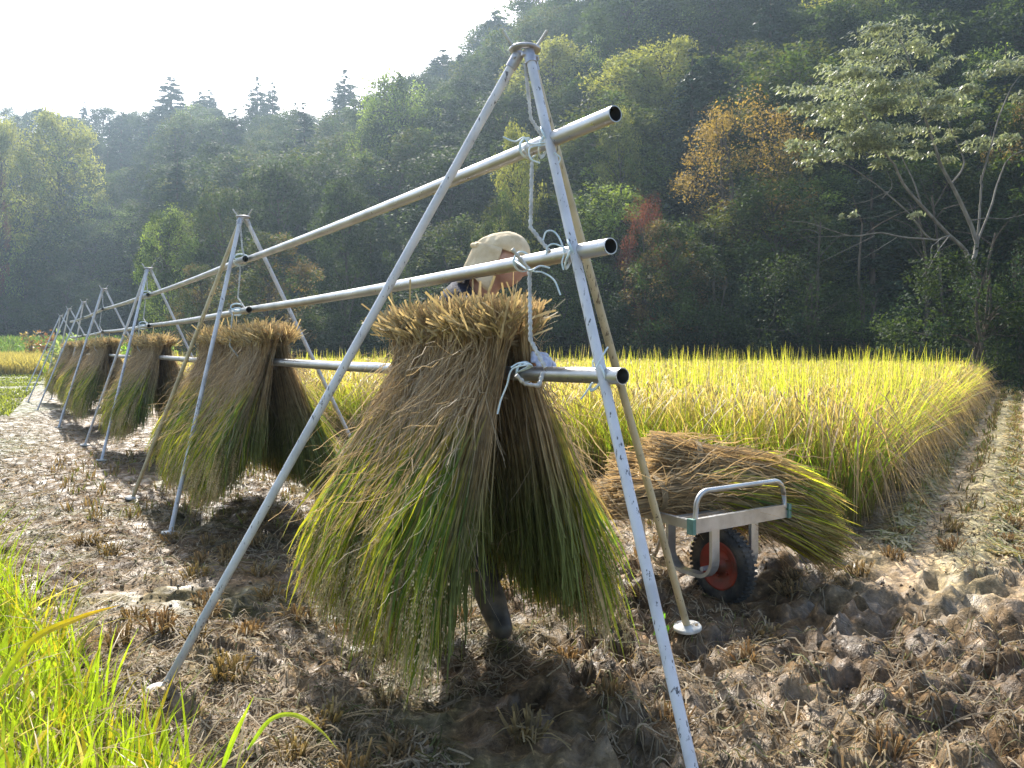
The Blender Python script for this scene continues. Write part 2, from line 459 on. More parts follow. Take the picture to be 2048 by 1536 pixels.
def build_ground():
    xs = spaced(-450, 450, .3, 2.2, 1000); ys = spaced(-60, 700, 2.6, 1.7, 940)
    X, Y = np.meshgrid(xs, ys)
    x, y = X.ravel(), Y.ravel()
    Z = height(x, y)
    n = len(xs)
    i = (np.arange(len(ys) - 1)[:, None] * n + np.arange(n - 1)[None])
    Q = np.stack([i, i + 1, i + n + 1, i + n], -1).reshape(-1, 4)
    mud = np.array([.125, .083, .045]); dry = np.array([.27, .20, .122]); moss = np.array([.105, .11, .04])
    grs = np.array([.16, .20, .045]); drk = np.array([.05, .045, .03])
    m = fbm(x * 1.1, y * 1.1, 3, 40)[:, None] - .20 * (sstep(.2, -.8, x) * sstep(4, 6, y))[:, None]
    C = mud + (dry - mud) * sstep(.50, .74, m)
    e = (x - CORNER[0]) * UR[1] - (y - CORNER[1]) * UR[0]
    strip = (sstep(0, .5, e) * sstep(3.4, 5.0, y))[:, None]
    rows = (.5 + .5 * np.sin(e * 2 * math.pi / .62 + .6 * vn(x, y, 6)))[:, None]
    C = C * (1 - strip) + strip * (dry * 1.9 * (1 - rows * .75) + np.array([.36, .33, .17]) * rows * .75)
    g = sstep(.50, .72, fbm(x * 2.3, y * 2.3, 3, 50))[:, None] * (sstep(.6, -.4, x) * sstep(12, 6, y))[:, None]
    C = C * (1 - .55 * g) + moss * .55 * g
    b = (sstep(-.1, .5, bank_dist(x, y)) * sstep(60, 20, y))[:, None]
    C = C * (1 - .8 * b) + np.array([.20, .19, .07]) * .8 * b
    lev = (sstep(.3, -1.2, x + 2.6 + .52 * (y - 4)) * sstep(5, 8, y) * (.35 + .65 * sstep(.42, .58, fbm(x * .6, y * .6, 3, 15))))[:, None]
    C = C * (1 - lev) + np.array([.085, .095, .028]) * lev
    far = (sstep(22, 27, y - .12 * (x - 10) * 0 + .35 * np.maximum(-x, 0) * -1))[:, None]
    C = C * (1 - far) + grs * .6 * far
    und = (sstep(24.5, 28, y) * sstep(2, 8, x))[:, None]  # shade at the foot of the right-hand woods, painted into the ground colour
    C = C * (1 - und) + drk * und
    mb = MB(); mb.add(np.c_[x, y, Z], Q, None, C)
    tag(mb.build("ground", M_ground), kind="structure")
build_ground()

# ------------------------------------------------------------------ wooded hill
HA = np.array([-1.4, -.65, -.48, -.42, -.345, -.237, -.104, -.009, .1, .175, .4, .65, 1.4])
H_SIL = np.array([.32, .335, .34, .34, .325, .335, .38, .462, .52, .54, .58, .60, .6])
H_TOE = np.array([85, 80, 76, 50, 47, 46, 43, 40, 36, 34, 31, 29, 27.])
H_RDG = np.array([150, 145, 138, 126, 120, 114, 104, 96, 90, 86, 78, 73, 70.])
def hill_z(X, Y):
    X = np.asarray(X, float); Y = np.asarray(Y, float)
    a = X / np.maximum(Y, 1)
    yt, yr = np.interp(a, HA, H_TOE), np.interp(a, HA, H_RDG)
    zr = (np.interp(a, HA, H_SIL) - 11 / yr) * yr
    t = (Y - yt) / (yr - yt)
    return np.where(t < 1, zr * (np.clip(t, -.05, 1) * .75 + .25 * sstep(0, 1, t)), zr - (t - 1) * 12) + 1.6 * (fbm(X * .11, Y * .11, 2, 77) - .5) * np.clip(t * 6, 0, 1)
def build_hill():
    a = np.linspace(-1.38, 1.38, 190); t = np.linspace(-.03, 1.35, 90)
    A, T = np.meshgrid(a, t)
    yt, yr = np.interp(A, HA, H_TOE), np.interp(A, HA, H_RDG)
    Y = yt + (yr - yt) * T; X = A * Y
    Z = hill_z(X, Y) - .35 * (T < 0)
    n = len(a); i = (np.arange(len(t) - 1)[:, None] * n + np.arange(n - 1)[None])
    mb = MB(); mb.add(np.c_[X.ravel(), Y.ravel(), Z.ravel()], np.stack([i, i + 1, i + n + 1, i + n], -1).reshape(-1, 4))
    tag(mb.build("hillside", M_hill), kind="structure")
build_hill()

# ------------------------------------------------------------------ drying rack: tripods, poles, ties
HEADS = [np.array([.044, 2.69]), np.array([-2.07, 6.07]), np.array([-4.55, 9.87]), np.array([-6.83, 13.2]),
         np.array([-9.12, 16.8]), np.array([-10.95, 19.5]), np.array([-13.5, 23.6])]
FEET = [[(.485, 1.85), (-1.275, 2.877), (.743, 3.34)],
        [(-2.34, 5.40), (-3.16, 6.57), (-1.20, 6.90)],
        [(-4.56, 8.76), (-5.55, 10.25), (-3.75, 10.6)],
        [(-7.30, 12.70), (-7.85, 13.7), (-6.0, 13.9)],
        [(-9.75, 16.2), (-10.0, 17.6), (-8.3, 17.5)],
        [(-11.6, 18.9), (-11.8, 20.2), (-10.1, 20.3)],
        [(-14.2, 23.0), (-14.4, 24.3), (-12.6, 24.4)]]
BARS = {"top": (.109, 2.60, 1.9375), "mid": (.184, 2.46, 1.5526), "low": (.248, 2.33, 1.176)}
HEAD_Z = 2.27
ORD = ["nearest", "second", "third", "fourth", "fifth", "sixth", "seventh"]
LOOKS = ["tall pale tripod with chipped paint and one cream leg, nearest, beside the wheelbarrow",
         "pale grey metal tripod standing over the second straw clump, behind the nearest tripod",
         "grey metal tripod, third along the rack, standing over the third straw clump",
         "grey metal tripod, fourth along the rack, half hidden by straw",
         "small-looking grey tripod, fifth along the rack",
         "small-looking tripod at the far end of the top pole, sixth along the rack",
         "farthest tripod of the rack, beyond the ends of the poles"]

def hook_rod(mb, pts, r=.0062):
    p = smooth_path(pts, 40) if len(pts) > 4 else np.vstack([np.linspace(pts[i], pts[i + 1], 26) for i in range(len(pts) - 1)])
    d = np.r_[0, np.cumsum(np.linalg.norm(np.diff(p, axis=0), axis=1))]
    keep = np.r_[True, np.diff(d) > 1e-6]; p, d = p[keep], d[keep]
    s = np.arange(0, d[-1], .0045)
    p = np.stack([np.interp(s, d, p[:, k]) for k in range(3)], 1)
    tube(mb, p, r * (1 + .17 * np.sign(np.sin(s * 2 * math.pi / .018))), 8)

def make_tripod(k):
    h = np.array([*HEADS[k], HEAD_Z])
    root = tag(empty("drying_rack_tripod", (h[0], h[1], 0)), LOOKS[k], "tripod", "tripods of the rice drying rack")
    org = np.array([h[0], h[1], 0])
    near = k < 2
    for j, (fx, fy) in enumerate(FEET[k]):
        gz = float(height(np.array([fx]), np.array([fy]))[0])
        foot = np.array([fx, fy, gz + .01])
        d = unit(np.array([fx, fy, 0]) - np.array([h[0], h[1], 0]))
        top = h + d * .034 + np.array([0, 0, -.03])
        mb = MB()
        s = np.linspace(0, 1, 14)[:, None]
        tube(mb, top + (foot - top) * s, .0155, 18 if near else 10)
        cream = (k == 0 and j == 2) or (k == 1 and j == 1)
        lg = mb.build("leg", M_cream if cream else M_paint, root, org)
        if cream: lg["label"] = "cream tube leg"
        mb = MB()                                            # clamp that joins the leg to the ring
        t2 = unit(foot - top)
        tube(mb, np.array([top - t2 * .022, top + t2 * .03]), .0195, 16 if near else 8)
        n = np.cross(d, [0, 0, 1])
        tube(mb, np.array([top - n * .031, top + n * .031]) + np.array([0, 0, .004]), .006, 8)
        mb.build("clamp", M_steel, root, org)
        mb = MB()
        lathe(mb, [(0, .012), (.024, .014), (.026, .010), (.056, .008), (.060, .002), (.059, -.006)], 28,
              Matrix.Translation((fx, fy, gz + .012)) @ Matrix.Rotation(.12, 4, Vector((d[1], -d[0], 0))))
        mb.build("foot_plate", M_plate, root, org)
    mb = MB()
    lathe(mb, [(.030, -.004), (.050, -.005), (.054, -.001), (.054, .005), (.050, .008), (.028, .008), (.026, .002), (.030, -.004)], 36,
          Matrix.Translation((h[0], h[1], HEAD_Z + .003)))
    mb.build("head_ring", M_steel, root, org)
    for sx in (-1, 1):
        mb = MB()
        a = h + np.array([sx * .032, -.01, .004]); b = h + np.array([sx * .074, -.016, .062])
        tube(mb, smooth_path([a - [sx * .02, 0, 0], a, (a + b) / 2 - [0, 0, .003], b], 14), .0052, 8)
        mb.build("prong", M_rod, root, org)
    # the chain of ribbed hooks that carries the poles
    if k == 0:
        sets = [[PX(1050, 128, 2.67), PX(1062, 238, 2.62), PX(1094, 288, 2.555)],
                [PX(1046, 300, 2.52), PX(1064, 322, 2.53), PX(1061, 455, 2.47), PX(1100, 505, 2.42)],
                [PX(1024, 498, 2.41), PX(1059, 540, 2.425), PX(1061, 680, 2.35), PX(1092, 738, 2.30)],
                [PX(1032, 750, 2.30), PX(1050, 768, 2.31), PX(1078, 772, 2.33), PX(1086, 745, 2.36)]]
    else:
        o = np.array([h[0] - HEADS[0][0], h[1] - HEADS[0][1], 0])
        base = [[(.030, 2.67, 2.21), (.06, 2.62, 2.03), (.10, 2.57, 1.93)],
                [(.06, 2.54, 1.90), (.075, 2.54, 1.86), (.07, 2.50, 1.64), (.14, 2.44, 1.56)],
                [(.03, 2.43, 1.55), (.06, 2.41, 1.50), (.06, 2.36, 1.28), (.14, 2.33, 1.19)]]
        sets = [[np.array(p) + o for p in q] for q in base]
    for q in sets[:4 if k == 0 else 3]:
        if k > 3: break
        mb = MB(); hook_rod(mb, q); mb.build("hook_rod", M_rod, root, org)
    return root
for k in range(7): make_tripod(k)

RN = np.array([.844, .536])                                   # away from the camera side, across the rack
def bar_pt(tier, k, s=0.0):
    b = BARS[tier]; o = HEADS[k] - HEADS[0]
    return np.array([b[0] + o[0], b[1] + o[1], b[2]])
NEAR_EXT = {"top": .361, "mid": .195, "low": .122}
TIERN = {"top": "topmost", "mid": "middle", "low": "lowest"}
SPAN = ["between the nearest and second tripods, open end by the near leg", "between the second and third tripods",
        "between the third and fourth tripods", "between the fourth and fifth tripods", "between the fifth tripod and the far end"]
for tier in ("top", "mid", "low"):
    for k in range(5):
        a, b = bar_pt(tier, k), bar_pt(tier, k + 1)
        u = unit(b - a)
        a2 = a - u * (NEAR_EXT[tier] if k == 0 else .13)
        b2 = b + u * (.12 if k < 4 else -.25)
        if k > 0:
            a2 = a2 + np.array([-RN[0], -RN[1], 0]) * .05 - np.array([0, 0, .012])
        mb = MB()
        pipe(mb, a2, b2, .0245, .0028, 28 if k < 2 else 14, (1, 1, 1), 14, .012)
        mid = (a2 + b2) / 2
        o = mb.build("metal_pole", M_pipe, None, mid); o.location = mid
        tag(o, f"{TIERN[tier]} galvanised pole {SPAN[k]}", "pole", "poles of the rice drying rack")

def tie(pts_list, r, label, grp="twine ties on the rack"):
    mb = MB(); c = np.asarray(pts_list[0][0], float)
    for p in pts_list: tube(mb, smooth_path(p, 28), r, 6)
    o = mb.build("twine_tie", M_twine, None, c); o.location = c
    return tag(o, label, "twine", grp)

def loop(c, ax1, ax2, r1, r2, turns=1.0, pitch=(0, 0, 0), n=22):
    a = np.linspace(0, 2 * math.pi * turns, int(n * turns))
    c, ax1, ax2, pitch = (np.asarray(q, float) for q in (c, ax1, ax2, pitch))
    return c + np.cos(a)[:, None] * ax1 * r1 + np.sin(a)[:, None] * ax2 * r2 + (a / (2 * math.pi))[:, None] * pitch

def leg_pt(k, j, z):
    h = np.array([*HEADS[k], HEAD_Z - .03]); f = np.array([*FEET[k][j], 0.0])
    t = (h[2] - z) / h[2]
    return h + (f - h) * t

def joint_tie(k, tier, tails, label, r=.0028):
    """twine wound round a leg and the pole behind it, with loose tails"""
    b = bar_pt(tier, k); u = unit(bar_pt(tier, k + 1) - b)
    lp = leg_pt(k, 0, b[2]); m = (lp + b) / 2
    out = unit(b - lp)
    v = unit(np.cross(u, out))
    L = [loop(m + (u * .5 + v) * .014, out, unit(v * .8 + u * .6), .050, .034, 2.2, v * .004),
         loop(m - (u * .5 + v) * .010, out, unit(v * .8 - u * .6), .050, .034, 2.2, -v * .004)]
    L += tails
    return tie(L, r, label)

J = lambda x, y, d: PX(x, y, d)
joint_tie(0, "top", [[J(1090, 285, 2.49), J(1060, 288, 2.50), J(1048, 275, 2.52), J(1030, 283, 2.52), J(1006, 274, 2.53)],
                     [J(1090, 290, 2.5), J(1060, 296, 2.48), J(1062, 318, 2.47), J(1080, 326, 2.47)],
                     [J(1108, 305, 2.50), J(1120, 315, 2.5), J(1118, 326, 2.5)]],
          "pale blue twine tying the topmost pole to the near tripod leg")
joint_tie(0, "mid", [[J(1130, 505, 2.36), J(1118, 475, 2.37), J(1105, 462, 2.38), J(1092, 464, 2.38), J(1086, 480, 2.38)],
                     [J(1135, 500, 2.36), J(1110, 488, 2.38), J(1095, 494, 2.39), J(1093, 510, 2.39)],
                     [J(1128, 510, 2.36), J(1124, 525, 2.36), J(1127, 540, 2.36)]],
          "pale blue twine tying the middle pole to the near tripod leg")
joint_tie(0, "low", [[J(1190, 740, 2.24), J(1205, 712, 2.24), J(1216, 694, 2.25)],
                     [J(1185, 765, 2.24), J(1172, 785, 2.25), J(1162, 798, 2.26)]],
          "pale blue twine tying the lowest pole to the near tripod leg")
def hook_tie(tier, x, tails, label):
    b = BARS[tier]; u = unit(bar_pt(tier, 1) - bar_pt(tier, 0))
    r = (x - 1024) / F; s = (b[0] - r * b[1]) / (r * u[1] - u[0])
    c = np.array([b[0], b[1], b[2]]) + u * s
    v = unit(np.array([-u[1], u[0], 0]))
    tie([loop(c, [0, 0, 1], v, .034, .034, 2.1, u * .006)] + [[c + v * .033 * (-1 if v[1] > 0 else 1)] + list(t) for t in tails], .0028, label)
    return c
hook_tie("top", 1058, [], "blue twine loop round the topmost pole where the ribbed hook hangs")
hook_tie("mid", 1046, [[J(1058, 540, 2.41), J(1080, 532, 2.4), J(1100, 536, 2.4)],
                       [J(1062, 541, 2.41), J(1085, 545, 2.4), J(1108, 560, 2.38), J(1121, 590, 2.37)]],
         "blue twine loop with curled tail round the middle pole in front of the cap")
hook_tie("low", 1052, [[J(1060, 730, 2.36), J(1025, 738, 2.36), J(1014, 770, 2.37), J(1002, 800, 2.38), J(995, 828, 2.38)],
                       [J(1064, 732, 2.36), J(1040, 726, 2.36), J(1022, 735, 2.37)]],
         "blue twine loop with long tail round the lowest pole against the straw")
for k, nm in ((1, "second"), (2, "third")):
    for tier in ("top", "mid"):
        joint_tie(k, tier, [], f"pale twine tying the {TIERN[tier]} pole to the {nm} tripod", .0034)

# ------------------------------------------------------------------ rice sheaves
TAN, BRN, STR = np.array([.45, .34, .19]), np.array([.28, .20, .11]), np.array([.54, .43, .26])
GRN, YGR, GREY = np.array([.105, .170, .030]), np.array([.40, .42, .05]), np.array([.40, .34, .25])

def knots(t, tk, yk):
    """interpolate yk (N,M) at positions t (N,K) over knot positions tk (M,)"""
    t = np.clip(t, tk[0], tk[-1]); M = len(tk)
    idx = np.clip(np.searchsorted(tk, t, side='right') - 1, 0, M - 2)
    f = (t - tk[idx]) / (tk[idx + 1] - tk[idx])
    f = f * f * (3 - 2 * f) * .35 + f * .65
    r = np.arange(len(yk))[:, None]
    return yk[r, idx] * (1 - f) + yk[r, idx + 1] * f

def sheaf_meshes(seed, N=760, W=.115, spread=1.0, length=.92, grain=28):
    rng = np.random.default_rng(seed)
    st, lf, gr, tiem = MB(), MB(), MB(), MB()
    tk = np.array([0, .13, .22, .38, .58, .80, 1.0])
    NH = 20
    for sg in (-1, 1):
        hx, hv = np.clip(rng.normal(0, .6, NH), -1.1, 1.1), rng.uniform(0, 1, NH) ** .55
        hl, hdx, hdy = rng.normal(0, .045, NH), rng.normal(0, .045, NH), rng.normal(0, .035, NH)
        def body(n, vlo=0.0):
            hid = rng.integers(0, NH, n)                          # each stalk belongs to a handful
            x0 = np.clip(hx[hid] + rng.normal(0, .20, n), -1.25, 1.25) * W
            v = np.clip(hv[hid] + rng.normal(0, .12, n), 0, 1.08); v = vlo + (1 - vlo) * v
            zt = .225 + rng.normal(0, .022, n) - .02 * v
            zb = -(length - .17 * rng.uniform(0, 1, n) ** 1.3 - .12 * (1 - v))
            zb = zb + hl[hid]; flare = rng.uniform(.90, 1.08, n)
            X = np.stack([x0 * 1.5, x0 * 1.05, x0 * .98, x0 * 1.15, x0 * 1.4 * spread, x0 * 1.65 * spread * flare, x0 * 1.85 * spread * flare], 1)
            Y = sg * np.stack([-.01 + .135 * v, .008 + .055 * v, .030 + .062 * v, .050 + .12 * v, .085 + .18 * v * flare, .115 + .235 * v * flare, .125 + .26 * v * flare], 1)
            Z = np.stack([zt, np.full(n, .10), np.full(n, 0.0), np.full(n, -.16), -.16 + (zb + .16) * .35, -.16 + (zb + .16) * .7, zb], 1)
            for q, wq in ((4, .35), (5, .75), (6, 1.0)): X[:, q] += hdx[hid] * wq; Y[:, q] += hdy[hid] * wq
            X[:, 0] += rng.normal(0, .014, n); Y[:, 0] += rng.normal(0, .016, n)
            return X, Y, Z, v
        def path(b, t):
            X, Y, Z, v = b
            return np.stack([knots(t, tk, X), knots(t, tk, Y), knots(t, tk, Z)], -1)
        # stalks
        b = body(N); K = 9
        t = np.linspace(0, 1, K)[None] * rng.uniform(.72, 1.0, (N, 1))
        P = path(b, t)
        P[:, 1:-1] += rng.normal(0, .002, (N, K - 2, 3)); P[:, -3:] += rng.normal(0, .006, (N, 3, 3))
        mix = rng.uniform(0, 1, (N, 1, 1)); tt = t[..., None]
        C = TAN * (1 - mix) + BRN * mix
        C = C * (1 - sstep(.4, .8, tt)) + (BRN * .35 + GRN * .9) * sstep(.4, .8, tt)
        C = C + (STR - C) * (tt < .04) * .55
        C = C * rng.uniform(.65, 1.3, (N, 1, 1))
        ribbons(st, P, np.full((N, K), .0043) * rng.uniform(.7, 1.3, (N, 1)), perp_side(P, rng), C)
        # cut butts that stick out at odd angles on top
        n = 330; b = body(n)
        X, Y, Z, v = b
        p0 = np.stack([X[:, 0], Y[:, 0], Z[:, 0] - .055], 1)
        d = unit(np.stack([X[:, 0] * 2.5 + rng.normal(0, .42, n), sg * .2 + rng.normal(0, .45, n), rng.uniform(.15, 1.1, n)], 1))
        P = p0[:, None] + d[:, None] * (np.linspace(0, 1, 3)[None, :, None] * rng.uniform(.03, .11, (n, 1, 1)) * np.where(rng.uniform(0, 1, (n, 1, 1)) < .1, 1.6, 1))
        C = np.repeat(((STR * rng.uniform(.6, 1.25, (n, 1))) * .8 + YGR * .12)[:, None], 3, 1)
        ribbons(st, P, rng.uniform(.005, .010, (n, 1)) * np.ones((1, 3)), perp_side(P, rng), C)
        # dry leaves and loose straws wandering over the outside
        n = 340; b = body(n, .7); K = 9
        t0 = rng.uniform(.02, .62, (n, 1)); t = t0 + np.linspace(0, 1, K)[None] * rng.uniform(.14, .42, (n, 1))
        P = path(b, t); P[..., 1] += sg * (.012 + .03 * rng.uniform(0, 1, (n, 1)))
        wob = np.cumsum(rng.normal(0, .011, (n, K, 3)), 1); wob = wob - wob[:, :1]
        swing = rng.normal(0, .10, (n, 1, 3)) * (np.linspace(0, 1, K) ** 1.5)[None, :, None]
        P = P + wob + swing
        C = np.repeat(((GREY * .5 + TAN * .5) * rng.uniform(.6, 1.4, (n, 1)))[:, None], K, 1)
        ribbons(st, P, np.linspace(1, .4, K)[None] * rng.uniform(.002, .0048, (n, 1)), perp_side(P, rng), C)
        # leaf blades
        n = 1350; b = body(n, .4); K = 8
        t0 = rng.uniform(.34, .64, (n, 1)); L = rng.uniform(.28, .5, (n, 1))
        t = t0 + np.linspace(0, 1, K)[None] * L
        P = path(b, np.minimum(t, 1.0))
        over = np.maximum(t - 1, 0)[..., None]
        P[..., 2] -= over[..., 0] * .7
        s = np.linspace(0, 1, K)[None]
        P[..., 1] += sg * (rng.uniform(.0, .080, (n, 1)) * s + .010)
        P[..., 0] += rng.normal(0, .035, (n, 1)) * s ** 1.3
        P += np.cumsum(rng.normal(0, .0035, (n, K, 3)), 1)
        kind = rng.uniform(0, 1, n)
        col = np.where((kind < .54)[:, None], GRN * rng.uniform(.7, 1.6, (n, 1)), np.where((kind < .90)[:, None], YGR * rng.uniform(.6, 1.2, (n, 1)), TAN * rng.uniform(.6, 1.2, (n, 1))))
        C = np.repeat(col[:, None], K, 1)
        C = C + (TAN * .9 - C) * (sstep(.45, .05, s)[..., None] * .7)
        C = C + (YGR * 1.2 - C) * (sstep(.75, 1, s)[..., None] * .45)
        Wd = np.clip(np.minimum(s * 5 + .35, (1 - s) * 2.2 + .08), 0, 1) * rng.uniform(.0055, .011, (n, 1))
        ribbons(lf, P, Wd, perp_side(P, rng), C)
        # ears of grain hanging at the tips
        n = 420; b = body(n, .68); K = 8
        t = rng.uniform(.60, .82, (n, 1)) + np.linspace(0, 1, K)[None] * rng.uniform(.20, .30, (n, 1))
        P = path(b, np.minimum(t, 1.0)); P[..., 2] -= np.maximum(t - 1, 0) * .75
        P[..., 1] += sg * rng.uniform(.01, .065, (n, 1)) * np.linspace(0, 1, K)[None] ** .6; P += np.cumsum(rng.normal(0, .004, (n, K, 3)), 1)
        gc = np.array([.56, .43, .23])
        ribbons(gr, P, np.full((n, K), .0022), perp_side(P, rng), np.tile(gc * .8, (n, K, 1)))
        G = grain; f = rng.uniform(.12, 1, (n, G)) * (K - 1)
        i0 = np.clip(f.astype(int), 0, K - 2); ff = (f - i0)[..., None]; rr = np.arange(n)[:, None]
        pos = P[rr, i0] * (1 - ff) + P[rr, i0 + 1] * ff
        tg = unit(P[rr, i0 + 1] - P[rr, i0])
        off = rng.normal(0, 1, (n, G, 3)); off = unit(off - tg * np.sum(off * tg, -1, keepdims=True))
        pos = pos + off * rng.uniform(.002, .010, (n, G, 1))
        A = unit(tg + off * .35) * rng.uniform(.0042, .0056, (n, G, 1)); B = unit(np.cross(tg, rng.normal(size=tg.shape))) * .0024
        cc = gc * rng.uniform(.6, 1.35, (n, G, 1)) + np.array([.02, .03, 0]) * rng.uniform(0, 1, (n, G, 1))
        leaves(gr, pos.reshape(-1, 3), A.reshape(-1, 3), B.reshape(-1, 3), cc.reshape(-1, 3))
    # the straw rope that binds the sheaf below its butts
    for q in range(5):
        a = np.linspace(0, 2 * math.pi, 40); z = .092 + .008 * q + .006 * np.sin(a * 3 + q)
        p = np.stack([np.cos(a) * (W * .98 + .004 * q % .01), np.sin(a) * .072, z], 1)
        tube(tiem, p, .0042, 5, STR * (.6 + .1 * q), cap=False)
    return (st.mesh("stalks", M_straw), lf.mesh("leaf_blades", M_rice), gr.mesh("grain_heads", M_grain), tiem.mesh("straw_tie", M_straw))

SHEAF = [sheaf_meshes(11, 1500, .125, 1.0, .95, 62), sheaf_meshes(12, 1500, .118, .95, .92, 62), sheaf_meshes(13, 1400, .12, 1.05, .95, 56), sheaf_meshes(14, 1400, .12, 1.0, .94, 56)]
def place_sheaf(kind, loc, rz, scale, label, flip=False):
    root = empty("rice_sheaf", loc, rz + (math.pi if flip else 0))
    root.scale = scale
    for nm, me in zip(("stalks", "leaf_blades", "grain_heads", "straw_tie"), SHEAF[kind]):
        o = bpy.data.objects.new(nm, me); COL.objects.link(o); o.parent = root
    return tag(root, label, "rice sheaf", "rice sheaves hung on the lowest pole")

def low_at(s):
    """point on the lowest pole s metres beyond the near leg"""
    k = 0
    while True:
        a, b = bar_pt("low", k), bar_pt("low", k + 1)
        L = np.linalg.norm(b - a)
        if s <= L or k == 4: break
        s -= L; k += 1
    u = (b - a) / L
    return a + u * s, math.atan2(u[1], u[0])
CL = ["the biggest clump, before the person", "the clump under the second tripod", "the clump under the third tripod",
      "the fourth clump along the pole", "the fifth clump along the pole", "the farthest clump, at the end of the pole"]
PLACE = {5: ["near end sheaf", "second sheaf from the near end", "middle sheaf", "second sheaf from the far end", "far end sheaf"],
         4: ["near end sheaf", "second sheaf from the near end", "third sheaf from the near end", "far end sheaf"],
         3: ["near end sheaf", "middle sheaf", "far end sheaf"]}
CLUSTERS = [[.57, .76, .95, 1.13], [3.55, 3.85, 4.2, 4.75, 5.2], [8.0, 8.35, 8.75, 9.2], [12.1, 12.5, 13.1, 13.6], [16.0, 16.5, 17.1], [19.0, 19.5, 20.1]]
_r = np.random.default_rng(3)
for ci, ss in enumerate(CLUSTERS):
    for i, s in enumerate(ss):
        p, rz = low_at(s)
        sc_ = (1, 1, 1) if ci == 0 else (1.15, 1.0 + _r.uniform(-.05, .1), _r.uniform(.93, 1.03))
        place_sheaf((i + ci) % 4, p, rz + _r.uniform(-.08, .08), sc_, f"{PLACE[len(ss)][i]} of {CL[ci]}", flip=(i + ci) % 2 == 1)

